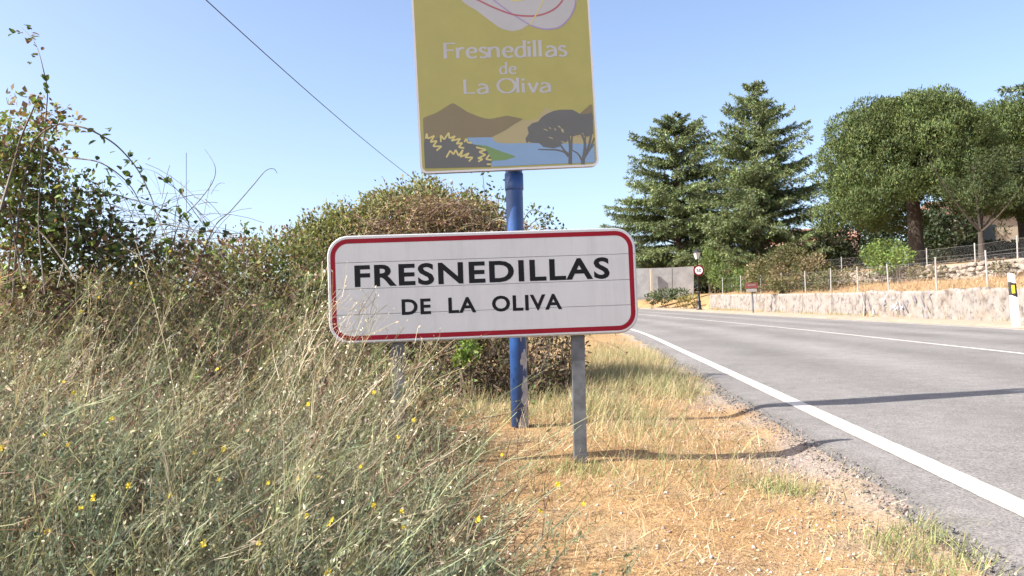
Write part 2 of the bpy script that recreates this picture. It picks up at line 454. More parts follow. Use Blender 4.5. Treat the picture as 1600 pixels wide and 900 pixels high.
# ------------------------------------------------------------------ flat prints on a sign plane
class Plane:
    """local sign frame: u to the right, v up, w towards the viewer"""
    def __init__(self, Y, tl, tr, bl, yaw=0.0):
        n = np.array([math.sin(yaw), -math.cos(yaw), 0.0])
        c = at((tl[0] + tr[0]) / 2, (tl[1] + bl[1]) / 2, Y)
        self.n, self.c = n, c
        A, B, C_ = self.hit(*tl), self.hit(*tr), self.hit(*bl)
        self.U = unit(B - A); self.V = unit(np.cross(n, self.U)); self.O = C_
        self.W = float((B - A) @ self.U); self.H = float((A - C_) @ self.V)
        self.mat = Matrix(((self.U[0], self.V[0], n[0], C_[0]), (self.U[1], self.V[1], n[1], C_[1]), (self.U[2], self.V[2], n[2], C_[2]), (0, 0, 0, 1)))
    def hit(self, px, py):
        r = ray(px, py)
        return CAM + r * (float((self.c - CAM) @ self.n) / float(r @ self.n))
    def uv(self, px, py):
        d = self.hit(px, py) - self.O
        return float(d @ self.U), float(d @ self.V)
def rounded(w, h, r, n=8, x0=0, y0=0):
    pts = []
    for cx, cy, a0 in ((w - r, h - r, 0), (r, h - r, 90), (r, r, 180), (w - r, r, 270)):
        for k in range(n + 1):
            a = R(a0 + 90 * k / n); pts.append((x0 + cx + r * math.cos(a), y0 + cy + r * math.sin(a)))
    return pts
def prism(poly, z0, z1, name, mat, parent):
    n = len(poly)
    me = bpy.data.meshes.new(name)
    me.from_pydata([(x, y, z0) for x, y in poly] + [(x, y, z1) for x, y in poly], [],
                   [tuple(range(n))[::-1], tuple(range(n, 2 * n))] + [(i, (i + 1) % n, n + (i + 1) % n, n + i) for i in range(n)])
    bm = bmesh.new(); bm.from_mesh(me); bmesh.ops.recalc_face_normals(bm, faces=bm.faces); bm.to_mesh(me); bm.free()
    return link(name, me, mat, parent)
ZK = 0.16                                # printed layers lie almost flush
def flat(poly, z, name, mat, parent):
    me = bpy.data.meshes.new(name)
    me.from_pydata([(x, y, z * ZK) for x, y in poly], [], [tuple(range(len(poly)))])
    bm = bmesh.new(); bm.from_mesh(me); bmesh.ops.triangulate(bm, faces=bm.faces)
    for f in bm.faces:
        if f.normal.z < 0: f.normal_flip()
    bm.to_mesh(me); bm.free()
    return link(name, me, mat, parent)
def smooth_poly(pts, sub=6, closed=False):
    out = []; n = len(pts)
    for i in range(n if closed else n - 1):
        p0 = pts[(i - 1) % n] if closed or i > 0 else pts[i]
        p1, p2 = pts[i], pts[(i + 1) % n]
        p3 = pts[(i + 2) % n] if closed or i + 2 < n else p2
        for k in range(sub):
            t = k / sub
            out.append(tuple(0.5 * (2 * b + (c - a) * t + (2 * a - 5 * b + 4 * c - d) * t * t + (3 * b - a - 3 * c + d) * t ** 3) for a, b, c, d in zip(p0, p1, p2, p3)))
    if not closed: out.append(tuple(pts[-1]))
    return out
def stroke_into(mb, pts, wfun, z):
    """a pen stroke as a flat strip; wfun(direction angle, t) gives the width"""
    n = len(pts)
    L = []; Rr = []
    for i, p in enumerate(pts):
        a, b = pts[max(i - 1, 0)], pts[min(i + 1, n - 1)]
        dx, dy = b[0] - a[0], b[1] - a[1]; l = math.hypot(dx, dy) or 1
        w = wfun(math.atan2(dy, dx), i / max(1, n - 1)) / 2
        nx, ny = -dy / l, dx / l
        L.append((p[0] + nx * w, p[1] + ny * w, z * ZK)); Rr.append((p[0] - nx * w, p[1] - ny * w, z * ZK))
    mb.add(L + Rr, [(i, n + i, n + i + 1, i + 1) for i in range(n - 1)])
def text_mesh(body, offset, spacing=1.0):
    cu = bpy.data.curves.new('lettering', 'FONT')
    cu.body = body; cu.size = 1.0; cu.offset = offset; cu.space_character = spacing; cu.resolution_u = 4
    ob = bpy.data.objects.new('lettering', cu); COL.objects.link(ob)
    dg = bpy.context.evaluated_depsgraph_get()
    me = bpy.data.meshes.new_from_object(ob.evaluated_get(dg))
    bpy.data.objects.remove(ob); bpy.data.curves.remove(cu)
    return me
def fit_text(me, u0, u1, v0, v1, z):
    co = np.array([v.co for v in me.vertices])
    lo, hi = co.min(0), co.max(0)
    for v in me.vertices:
        v.co = (u0 + (v.co.x - lo[0]) / (hi[0] - lo[0]) * (u1 - u0), v0 + (v.co.y - lo[1]) / (hi[1] - lo[1]) * (v1 - v0), z)
    me.materials.clear()
    return me

# ------------------------------------------------------------------ the town sign
YS = 4.45
tp = Plane(YS, (512, 371.5), (990, 357), (517, 536.5), R(4))
town = empty('town_sign'); town.matrix_world = tp.mat
tag(town, 'wide white town name board with red border on two grey posts', 'road sign')
W_, H_ = tp.W, tp.H
RC = 0.105
full = rounded(W_, H_, RC, 10)
def clip_band(poly, y0, y1):
    def cut(P, yy, keep_above):
        out = []
        for i in range(len(P)):
            a, b = P[i], P[(i + 1) % len(P)]
            ia = (a[1] >= yy) == keep_above; ib = (b[1] >= yy) == keep_above
            if ia: out.append(a)
            if ia != ib:
                t = (yy - a[1]) / (b[1] - a[1]); out.append((a[0] + (b[0] - a[0]) * t, yy))
        return out
    return cut(cut(poly, y0, True), y1, False)
seams = [0.0, tp.uv(700, 486.5)[1], tp.uv(700, 446.5)[1], tp.uv(700, 405.5)[1], H_]
for i in range(4):
    prism(clip_band(full, seams[i] + (0.0011 if i else 0), seams[i + 1] - (0.0011 if i < 3 else 0)), -0.028, 0.0, 'slat', M['signwhite'], town)
backing = prism(rounded(W_ - 0.02, H_ - 0.02, RC, 6, 0.01, 0.01), -0.036, -0.0285, 'backing_plate', M['alu'], town)
def ring(w, h, r, inset, width, z, name, mat, parent):
    a = rounded(w - 2 * inset, h - 2 * inset, r - inset, 10, inset, inset)
    q = inset + width
    b = rounded(w - 2 * q, h - 2 * q, max(0.01, r - q), 10, q, q)
    n = len(a)
    me = bpy.data.meshes.new(name)
    me.from_pydata([(x, y, z) for x, y in a] + [(x, y, z) for x, y in b], [], [(i, (i + 1) % n, n + (i + 1) % n, n + i) for i in range(n)])
    return link(name, me, mat, parent)
ring(W_, H_, RC, 0.010, 0.0245, 0.0004, 'red_border', M['signred'], town)
rim = MB()
rim_out = rounded(W_ + 0.006, H_ + 0.006, RC + 0.003, 10, -0.003, -0.003)
rim.tube([(x, y, -0.013) for x, y in rim_out] + [(rim_out[0][0], rim_out[0][1], -0.013)], 0.005, 6, False)
rim.build('edge_trim', M['alu'], town, True)
def sign_line(body, p_bl, p_tr, off, sp):
    """each word is one piece of lettering"""
    (u0, v0), (u1, v1) = tp.uv(*p_bl), tp.uv(*p_tr)
    me = fit_text(text_mesh(body, off, sp), u0, u1, v0, v1, 0.0005)
    bm = bmesh.new(); bm.from_mesh(me)
    xs = sorted((min(v.co.x for v in f.verts), max(v.co.x for v in f.verts)) for f in bm.faces)
    cuts = []; hi = xs[0][1]
    gap = 0.16 * (v1 - v0) * 2.2
    for lo_, hi_ in xs:
        if lo_ - hi > gap: cuts.append((hi + lo_) / 2)
        hi = max(hi, hi_)
    edges = [-1e9] + cuts + [1e9]
    for e0, e1 in zip(edges[:-1], edges[1:]):
        b2 = bm.copy()
        bmesh.ops.delete(b2, geom=[f for f in b2.faces if not (e0 < f.calc_center_median().x < e1)], context='FACES')
        m2 = bpy.data.meshes.new('lettering'); b2.to_mesh(m2); b2.free()
        link('lettering', m2, M['signblack'], town)
    bm.free()
sign_line('FRESNEDILLAS', (554.5, 449), (951.5, 401.5), 0.027, 1.12)
sign_line('DE  LA  OLIVA', (628, 492.5), (877.5, 458.5), 0.026, 1.1)
for px, b_y in ((621.5, 690), (908.5, 726)):
    mb = MB()
    u, _ = tp.uv(px, 530)
    ub, vb = tp.uv(px - 0.5, b_y)
    if px < 700: vb = tp.uv(px, 728)[1]
    top = H_ - 0.03
    c0 = Vector((ub, vb - 0.25, -0.068)); c1 = Vector((u, top, -0.068))
    pw, pd, th = 0.034, 0.028, 0.004     # open C section, like the real posts
    for (dx, dz, sx, sz) in ((0, pd, 2 * pw, th), (-pw + th / 2, 0, th, 2 * pd - th), (pw - th / 2, 0, th, 2 * pd - th), (-pw * 0.72, -pd, pw * 0.5, th), (pw * 0.72, -pd, pw * 0.5, th)):
        q = [(dx - sx / 2, dz - sz / 2), (dx + sx / 2, dz - sz / 2), (dx + sx / 2, dz + sz / 2), (dx - sx / 2, dz + sz / 2)]
        vs = [c0 + Vector((a, 0, b)) for a, b in q] + [c1 + Vector((a, 0, b)) for a, b in q]
        mb.add(vs, [(0, 1, 2, 3), (7, 6, 5, 4)] + [(k, k + 4, (k + 1) % 4 + 4, (k + 1) % 4) for k in range(4)])
    post = mb.build('post', M['galv'], town)
    for vv in (0.12, H_ - 0.12):
        c = MB(); c.box((u, vv, -0.05), (0.12, 0.03, 0.026)); c.build('clamp', M['galv'], post)

# ------------------------------------------------------------------ the tall welcome board
YT = 5.9
vp = Plane(YT, (648, 0), (921.3, -8), (657, 271.5), R(4))
tall = empty('welcome_sign'); tall.matrix_world = vp.mat
tag(tall, 'tall mustard yellow village board with landscape print on blue pole', 'sign')
TWD = float((vp.hit(936.5, 264.5) - vp.hit(657, 271.5)) @ vp.U); THT = 2.05
prism(rounded(TWD, THT, 0.05, 8), -0.05, -0.0009, 'board', M['alu'], tall)
def pm(name, c, rough=0.42): return plain(name, c, rough, 0, 0.05, 4)
M['mustard'] = pm('print_mustard', (0.22, 0.20, 0.06)); M['mtn'] = pm('print_brown', (0.125, 0.10, 0.055)); M['tan'] = pm('print_tan', (0.23, 0.195, 0.105))
M['pblue'] = pm('print_blue', (0.13, 0.20, 0.31)); M['pgreen'] = pm('print_green', (0.10, 0.16, 0.06)); M['pdark'] = pm('print_charcoal', (0.075, 0.073, 0.07))
M['pyel'] = pm('print_yellow', (0.34, 0.29, 0.11)); M['pwhite'] = pm('print_white', (0.255, 0.247, 0.255)); M['ppurple'] = pm('print_purple', (0.19, 0.14, 0.24)); M['pred'] = pm('print_red', (0.22, 0.06, 0.075))
M['rimgrey'] = pm('rim_grey', (0.40, 0.38, 0.40))
flat(rounded(TWD, THT, 0.05, 8), -0.0032, 'white_margin', M['rimgrey'], tall)
flat(rounded(TWD - 0.03, THT - 0.03, 0.04, 8, 0.015, 0.015), -0.0016, 'yellow_print', M['mustard'], tall)
def c3(p): return vp.uv(640 + p[0] * 0.1875, p[1] * 0.1875)
def c4(p): return vp.uv(650 + p[0] * 0.13333, 150 + p[1] * 0.13333)
def c5(p): return vp.uv(790 + p[0] * 0.13339, 150 + p[1] * 0.13333)
poly = [c4(p) for p in ((82, 265), (100, 250), (240, 195), (330, 140), (400, 95), (430, 84), (460, 95), (500, 120), (600, 185), (720, 235), (800, 260), (870, 268), (960, 250), (1060, 230), (1125, 235))]
poly += [c5(p) for p in ((20, 232), (100, 245), (205, 270), (100, 330), (0, 400))] + [c4(p) for p in ((890, 485), (700, 486), (600, 560), (560, 720), (100, 720))]
flat(poly, 0.0, 'mountain_print', M['mtn'], tall)
poly = [c4((870, 492))] + [c5(p) for p in ((0, 402), (100, 335), (205, 280), (290, 285), (375, 262), (440, 165), (480, 132), (600, 200), (880, 205), (990, 107), (1012, 107), (1034, 565), (0, 565))] + [c4((900, 560))]
flat(poly, 0.0008, 'hill_print', M['tan'], tall)
flat([c5(p) for p in ((860, 215), (990, 100), (1013, 100), (1022, 260), (900, 300))], 0.0016, 'far_hill_print', M['mtn'], tall)
poly = [c4(p) for p in ((600, 487), (890, 483), (930, 545))] + [c5(p) for p in ((0, 556), (300, 552), (1036, 562), (1046, 780), (600, 795))] + [c4(p) for p in ((900, 828), (820, 760), (620, 560))]
flat(poly, 0.0022, 'lake_print', M['pblue'], tall)
poly = [c4(p) for p in ((690, 567), (820, 582), (1000, 650), (1125, 690))] + [c5((120, 712))] + [c4(p) for p in ((1050, 750), (880, 762), (700, 640))]
flat(poly, 0.0030, 'shore_print', M['pgreen'], tall)
poly = [c4(p) for p in ((92, 560), (110, 500), (130, 470), (160, 510), (200, 520), (280, 480), (330, 490), (380, 450), (470, 500), (560, 520), (600, 505), (640, 550), (680, 568), (760, 590), (830, 640), (860, 690), (890, 760), (872, 830), (600, 835), (106, 846))]
flat(poly, 0.0038, 'bush_print', M['pdark'], tall)
zz = MB()
ZIG = [[(115, 500), (125, 440), (140, 500), (215, 465), (170, 540), (245, 525), (200, 590), (300, 590), (240, 640)],
       [(290, 540), (290, 460), (330, 510), (385, 430), (390, 495), (460, 470), (415, 525), (520, 500), (475, 560), (545, 550), (500, 600), (565, 610)],
       [(565, 540), (590, 500), (605, 545), (655, 550)],
       [(355, 720), (400, 640), (440, 685), (465, 630), (500, 700), (550, 630), (520, 715), (620, 670), (575, 720), (665, 720), (620, 765)],
       [(705, 600), (820, 630), (740, 655), (815, 690), (725, 730), (780, 740), (730, 770)], [(860, 690), (820, 740), (885, 750)], [(830, 800), (880, 800)]]
zc = 0
for z in ZIG:
    for a, b in zip(z[:-1], z[1:]):
        stroke_into(zz, [c4(a), c4(b)], lambda d, t: 0.0118, 0.0044 + 0.00003 * zc); zc += 1
zz.build('yellow_leaf_print', M['pyel'], tall)
poly = [c5(p) for p in ((255, 550), (240, 540), (232, 500), (270, 440), (255, 370), (310, 320), (380, 300), (420, 250), (480, 210), (560, 175), (640, 160), (780, 160), (830, 185), (870, 210), (940, 212), (990, 205), (1008, 190), (1018, 240), (1025, 440), (960, 475), (870, 450), (790, 470), (740, 465), (720, 530), (650, 560), (640, 590), (560, 612), (440, 595), (390, 550), (300, 545), (265, 530))]
tree_p = flat(poly, 0.0052, 'tree_print', M['pdark'], tall)
tr = MB()
for i, (pts, w0, w1) in enumerate((([(755, 795), (757, 600), (735, 460)], 44, 26), ([(760, 700), (690, 640), (630, 555)], 26, 20), ([(735, 710), (690, 660), (600, 632), (500, 628), (380, 625)], 26, 10), ([(770, 640), (776, 460)], 20, 16),
                                   ([(900, 797), (925, 640), (925, 540), (885, 440)], 42, 20), ([(915, 730), (975, 580), (1000, 440)], 30, 20), ([(925, 720), (990, 610), (1035, 490)], 18, 12), ([(895, 760), (850, 680), (780, 635)], 24, 12), ([(940, 690), (1035, 560)], 12, 9), ([(925, 560), (935, 440)], 16, 12))):
    stroke_into(tr, smooth_poly([c5(p) for p in pts], 5), lambda d, t, a=w0, b=w1: (a + (b - a) * t) * 0.13333 * YT / F_PX, 0.0057 + 0.00006 * i)
tr.build('trunk_print', M['pdark'], tall)
sp = MB()
for i, (x, y, a, b) in enumerate(((470, 395, 26, 14), (520, 375, 14, 14), (580, 390, 12, 16), (630, 360, 18, 18), (665, 400, 12, 30), (530, 490, 30, 14), (675, 540, 26, 14), (905, 440, 14, 12), (845, 465, 24, 8))):
    stroke_into(sp, [c5((x - a, y - b * 0.6)), c5((x, y)), c5((x + a, y + b))], lambda d, t, h=b: h * 0.13333 * YT / F_PX * (1.0 - 1.4 * abs(t - 0.5)), 0.0064 + 0.00005 * i)
sp.build('light_gap_print', M['tan'], tall)['kind'] = 'stuff'
# emblem at the top of the print
blob = smooth_poly([c3(p) for p in ((430, -6), (560, 90), (680, 180), (760, 235), (850, 258), (930, 245), (1000, 205), (1075, 232), (1150, 245), (1250, 225), (1330, 150), (1380, 60), (1390, -40), (1340, -200), (1180, -330), (900, -390), (600, -330), (430, -170))], 6, True)
flat(blob, 0.0, 'emblem_print', M['pwhite'], tall)
ink = MB(); stroke_into(ink, smooth_poly([c3(p) for p in ((570, 0), (700, 62), (860, 120), (1000, 134), (1100, 122), (1190, 85), (1245, 40), (1278, -10), (1290, -90), (1180, -200), (900, -240), (640, -190), (500, -100), (500, -40), (570, 0))], 6), lambda d, t: 0.0125, 0.0012)
ink.build('red_line_print', M['pred'], tall)
ink = MB(); stroke_into(ink, smooth_poly([c3(p) for p in ((560, -110), (700, 0), (850, 112), (1000, 205), (1075, 232), (1150, 243), (1250, 224), (1330, 150), (1372, 70), (1383, 0), (1370, -110), (1300, -220))], 6), lambda d, t: 0.0105, 0.0008)
ink.build('purple_line_print', M['ppurple'], tall)
ink = MB(); stroke_into(ink, smooth_poly([c3(p) for p in ((1005, 205), (1060, 110), (1110, 0), (1130, -120))], 6), lambda d, t: 0.008, 0.0018)
ink.build('yellow_line_print', M['pyel'], tall)
flat([c3(p) for p in ((780, -90), (1000, -90), (960, 0), (900, 12), (850, 8))], 0.0022, 'ochre_spot_print', M['pyel'], tall)
GL = {'F': (0.60, [[(0, 0), (0, 1)], [(-0.05, 0.955), (0.5, 0.955)], [(0, 0.52), (0.42, 0.52)]]),
      'r': (0.44, [[(0, 0), (0, 0.67)], [(0.02, 0.44), (0.1, 0.58), (0.2, 0.655), (0.33, 0.61)]]),
      'e': (0.60, [[(0.05, 0.36), (0.46, 0.36)], [(0.455, 0.36), (0.42, 0.56), (0.26, 0.655), (0.09, 0.55), (0.03, 0.34), (0.09, 0.1), (0.27, 0.0), (0.47, 0.09)]]),
      's': (0.50, [[(0.36, 0.57), (0.22, 0.655), (0.08, 0.58), (0.08, 0.45), (0.2, 0.36), (0.34, 0.26), (0.36, 0.1), (0.2, 0.0), (0.04, 0.07)]]),
      'n': (0.66, [[(0, 0), (0, 0.67)], [(0.02, 0.47), (0.14, 0.61), (0.28, 0.655), (0.40, 0.57), (0.43, 0.40), (0.43, 0)]]),
      'd': (0.68, [[(0.46, 0), (0.46, 1.06)], [(0.46, 0.52), (0.32, 0.655), (0.12, 0.57), (0.03, 0.33), (0.1, 0.07), (0.27, 0), (0.46, 0.14)]]),
      'i': (0.27, [[(0, 0), (0, 0.67)], [(0, 0.83), (0, 0.99)]]), 'l': (0.27, [[(0, 0), (0, 1.06)]]),
      'a': (0.62, [[(0.06, 0.55), (0.2, 0.655), (0.35, 0.6), (0.47, 0.45), (0.47, 0)], [(0.47, 0.39), (0.2, 0.34), (0.04, 0.19), (0.1, 0.02), (0.25, 0.0), (0.47, 0.13)]]),
      'L': (0.60, [[(0, 1), (0, 0)], [(-0.05, 0.045), (0.5, 0.045)]]),
      'O': (1.0, [[(0.45 + 0.42 * math.cos(a * math.pi / 8 + 1.57), 0.5 + 0.5 * math.sin(a * math.pi / 8 + 1.57)) for a in range(17)]]),
      'v': (0.55, [[(0, 0.67), (0.22, 0)], [(0.22, 0), (0.44, 0.67)]]), ' ': (0.36, [])}
def pen_text(body, p_left, p_right, cap_px, z):
    (u0, v0), (u1, v1) = vp.uv(*p_left), vp.uv(*p_right)
    wid = math.hypot(u1 - u0, v1 - v0); ang = math.atan2(v1 - v0, u1 - u0)
    adv = sum(GL[c][0] for c in body) - 0.15
    sy = cap_px * YT / F_PX; sx = wid / adv
    mb = MB(); x = 0; k = 0
    for ch in body:
        a, strokes = GL[ch]
        for st in strokes:
            pts = smooth_poly(st, 4) if len(st) > 2 else [tuple(st[0][i] + (st[1][i] - st[0][i]) * t for i in (0, 1)) for t in (0, 0.12, 0.5, 0.88, 1)]
            q = [(u0 + ((x + px) * sx) * math.cos(ang) - py * sy * math.sin(ang), v0 + ((x + px) * sx) * math.sin(ang) + py * sy * math.cos(ang)) for px, py in pts]
            flare = len(st) == 2
            stroke_into(mb, q, lambda d, t: sy * (0.09 + 0.12 * abs(math.sin(d))) * (1.22 if flare and (t < 0.05 or t > 0.95) else 1.0), z + 0.00005 * k); k += 1
        x += a
    return mb.build('lettering', M['pwhite'], tall)
pen_text('Fresnedillas', (696, 91.5), (884, 87.5), 25, 0.0006)
pen_text('de', (781, 115.5), (806, 115), 17.5, 0.0006)
pen_text('La Oliva', (727, 146.5), (859, 143.5), 22.5, 0.0006)
# pole, sleeve, peeled paint
pb = np.array(at(812.5, 672, YT + 0.13)); pt_ = np.array(at(803, 276, YT + 0.13))
g0 = gpt(pb[0], pb[1])
axis = unit(pt_ - pb)
top_p = pb + axis * (2.1 + THT - 0.1)
inv = vp.mat.inverted()
def to_tall(p): return inv @ Vector(p)
mb = MB(); mb.tube([to_tall(pb - axis * 0.3), to_tall(pb + axis * 0.9), to_tall(pt_), to_tall(top_p)], [0.062] * 4, 20)
pole = mb.build('pole', M['blue'], tall, True)
mb = MB(); mb.tube([to_tall(pt_ - axis * 0.10), to_tall(pt_ - axis * 0.095), to_tall(pt_ + axis * 0.02)], [0.066, 0.068, 0.068], 20); mb.build('collar', M['blue'], pole, True)
def patch(cz, ang0, hz, ha, seed):
    rg = np.random.default_rng(seed)
    n = 18; rings = 5
    q = 1 + rg.uniform(-0.3, 0.3, n)
    vs = [(ang0, cz)]
    for r_ in range(1, rings + 1):
        for k in range(n):
            a = k * 2 * math.pi / n
            vs.append((ang0 + ha * math.cos(a) * q[k] * r_ / rings, cz + hz * math.sin(a) * q[k] * r_ / rings))
    ax = Vector(axis); sx = Vector((1, 0, 0)); sx = (sx - ax * sx.dot(ax)).normalized(); sy = ax.cross(sx)
    P3 = [Vector(pb) + ax * z_ + (sx * math.cos(t_) + sy * math.sin(t_)) * 0.0634 for t_, z_ in vs]
    fs = [(0, 1 + k, 1 + (k + 1) % n) for k in range(n)]
    for r_ in range(rings - 1):
        fs += [(1 + r_ * n + k, 1 + (r_ + 1) * n + k, 1 + (r_ + 1) * n + (k + 1) % n, 1 + r_ * n + (k + 1) % n) for k in range(n)]
    me = bpy.data.meshes.new('bare_patch'); me.from_pydata([to_tall(p) for p in P3], [], fs)
    link('bare_patch', me, M['primer'], pole)
for i, (cz, a0, hz, ha) in enumerate(((0.50, -42, 0.07, 30), (0.27, -36, 0.12, 40), (0.06, -44, 0.10, 46), (0.66, -70, 0.02, 6), (0.74, -68, 0.04, 5))):
    patch(cz, R(a0), hz, R(ha), i)

# ------------------------------------------------------------------ overhead cable
c0, c1 = at(322, 0, 15.0), at(640, 275, 34.0)
d = c1 - c0
mb = MB(); pts = []
for k in range(41):
    t = -0.5 + 2.2 * k / 40
    p = c0 + d * t; p = p + np.array([0, 0, -1.3 * t * (1 - t) * 0.35]); pts.append(p)
mb.tube(pts, 0.010, 6)
tag(mb.build('overhead_cable', M['cable'], None, True), 'thin black overhead cable sloping down across the clear sky', 'cable')

# ------------------------------------------------------------------ far side of the road: wall, fences, terrace
def project(P):
    d = np.asarray(P) - CAM
    q = d @ _fw
    return 800 + F_PX * (d @ _R) / q, 450 - F_PX * (d @ _U) / q
_ss = np.arange(4, 70, 0.02)
def s_for(px, t):
    x, _ = project(road_pt(_ss, np.full_like(_ss, t)))
    return float(_ss[np.argmin(np.abs(x - px))])
def RP(s, u, dz=0.0):                    # a point beside the wall line, u metres behind it, on the terrain
    return road_pt(s, TW + u) + np.array([0, 0, float(prof(np.asarray(float(s)), np.asarray(TW + u))) + dz])
def wall_part(s0, s1, rough, name, parent, seed):
    S = np.arange(s0, s1 + 1e-6, 0.10); Z = np.linspace(-0.15, 1, 12)
    rg = np.random.default_rng(seed)
    rows = []
    hh = wall_h(S) + 0.02 + rough * (0.07 * wob(S, S, 1.9, seed) + 0.05 * wob(S, S, 7.0, seed + 1))
    for z in Z:
        off = 0.012 * wob(S, z * 3 + S * 0.2, 3.0, seed)
        if rough > 0.5:
            pk = wob(S * 1.0, z * 2.0 * np.ones_like(S), 3.4, seed + 2) + 0.6 * wob(S, z * 2.5 * np.ones_like(S), 8.3, seed + 4)
            off = off + 0.030 * pk + 0.30 * np.clip(pk - 0.72, 0, 1)
        P = road_pt(S, TW + off + 0.05 * z); P[:, 2] += z * hh
        rows.append(P)
    top = road_pt(S, np.full_like(S, TW + 0.34)); top[:, 2] += hh - 0.03
    bot = road_pt(S, np.full_like(S, TW + 0.36)); bot[:, 2] -= 0.1
    V = np.stack(rows + [top, bot], 1)
    n, k = V.shape[:2]
    i = np.arange(n - 1)[:, None] * k + np.arange(k - 1)[None]
    Q = np.stack([i, i + k, i + k + 1, i + 1], -1).reshape(-1, 4)[:, ::-1]
    ends = []
    return link(name, mesh_np(name, V.reshape(-1, 3), Q, smooth=rough < 0.5), M['wall'], parent)
rw = empty('retaining_wall', RP(24, 0))
tag(rw, 'low whitewashed retaining wall along the far edge of the road', 'wall')
keep = rw.matrix_world.copy()
def child(o, parent):                    # keep world placement under a placed Empty
    o.parent = parent; o.matrix_parent_inverse = Matrix.Translation(-Vector(parent.location)); return o
S_SEAM = s_for(1352, TW)
parts = [wall_part(4.0, S_SEAM - 0.02, 1.0, 'rough_section', None, 3)]
sm_edges = np.linspace(S_SEAM + 0.02, 57.0, 7)
for a, b in zip(sm_edges[:-1], sm_edges[1:]): parts.append(wall_part(a, b - 0.02, 0.12, 'panel', None, 9))
gr = np.random.default_rng(12)
for k_ in range(16):                     # faded scrawls on the render
    s0 = s_for(1357, TW) - gr.uniform(0.0, 1.0) * (s_for(1357, TW) - s_for(1468, TW)); z0 = gr.uniform(0.3, 0.85)
    pts = [(s0, z0)]
    for q in range(gr.integers(3, 6)): pts.append((pts[-1][0] + gr.uniform(-0.22, 0.22), min(0.98, max(0.12, pts[-1][1] + gr.uniform(-0.3, 0.3)))))
    pts = smooth_poly(pts, 4); Lp, Rp = [], []
    for i_, (ps, pz) in enumerate(pts):
        q = road_pt(ps, TW - 0.085 + 0.05 * pz); q[2] += pz; w_ = 0.028
        Lp.append(q + np.array([0, 0, w_])); Rp.append(q - np.array([0, 0, w_]) + ROADD * 0.02)
    mb = MB(); n_ = len(pts); mb.add(Lp + Rp, [(i_, n_ + i_, n_ + i_ + 1, i_ + 1) for i_ in range(n_ - 1)])
    parts.append(mb.build('scrawl', M['scrawl' if k_ % 3 else 'scrawl2'], None))
for o in parts: child(o, rw)
# crack shadows come from real slots: a leaning pipe in the joint
mb = MB(); p = road_pt(S_SEAM, TW - 0.06); mb.tube([p + np.array([0, 0, 0.03]), p + np.array([0.05, 0, 0.5]), p + np.array([-0.05, 0, 1.1])], 0.03, 6)
child(mb.build('drain_pipe', M['fpost'], None), rw)

def fence(name, label, posts_px, u, h, s_range, with_mesh=True):
    root = empty(name, RP(s_for(posts_px[0], TW + u), u)); tag(root, label, 'fence')
    ss = sorted(s_for(px, TW + u) for px in posts_px)
    while ss[0] > s_range[0]: ss.insert(0, ss[0] - 2.9)
    while ss[-1] < s_range[1]: ss.append(ss[-1] + 3.0)
    for i, s in enumerate(ss):
        b = RP(s, u); mb = MB()
        ln = np.array([random.uniform(-0.03, 0.03), random.uniform(-0.02, 0.02), 0])
        hh = h * random.uniform(0.94, 1.06)
        mb.tube([b - np.array([0, 0, 0.25]), b + np.array([0, 0, hh]) + ln], 0.027, 7)
        mb.tube([b + np.array([0, 0, hh]) + ln, b + np.array([0, 0, hh + 0.03]) + ln], [0.032, 0.02], 7)
        child(mb.build('post', M['fpost'], None), root)
    if with_mesh:
        S = np.arange(ss[0], ss[-1], 0.08); N = len(S); K = 5
        P = np.zeros((2 * N, K, 3))
        for j in range(K):
            f = j / (K - 1)
            for sg, off in ((1, 0), (-1, N)):
                s2 = np.clip(S + sg * f * h * 0.9, ss[0], ss[-1])
                q = road_pt(s2, np.full_like(s2, TW + u)); q[:, 2] += prof(s2, np.full_like(s2, TW + u)) + 0.02 + f * h * 0.9
                P[off:off + N, j] = q
        side = np.tile(unit(ROADD + np.array([0, 0, 0.3]))[None], (2 * N, 1))
        V, Q, _ = ribbons(P, np.full((2 * N, K), 0.0013), side, np.ones((2 * N, 3)))
        o = link('wire_mesh', mesh_np('wire_mesh', V, Q), M['wire'], None); o['kind'] = 'stuff'
        child(o, root)
        for f in (0.02, 0.47, 0.93):
            mb = MB(); mb.tube([RP(s, u, f * h) for s in ss], 0.004, 4); child(mb.build('tension_wire', M['wire'], None), root)
    return root
fence('chain_link_fence', 'chain link fence with thin grey posts standing on top of the low white wall', [1300, 1343, 1391, 1466, 1546], 0.62, 1.12, (14, 54))
fence('chain_link_fence', 'chain link fence on the upper terrace above the stacked stone wall', [1318, 1452, 1528], 4.9, 0.85, (20, 52))

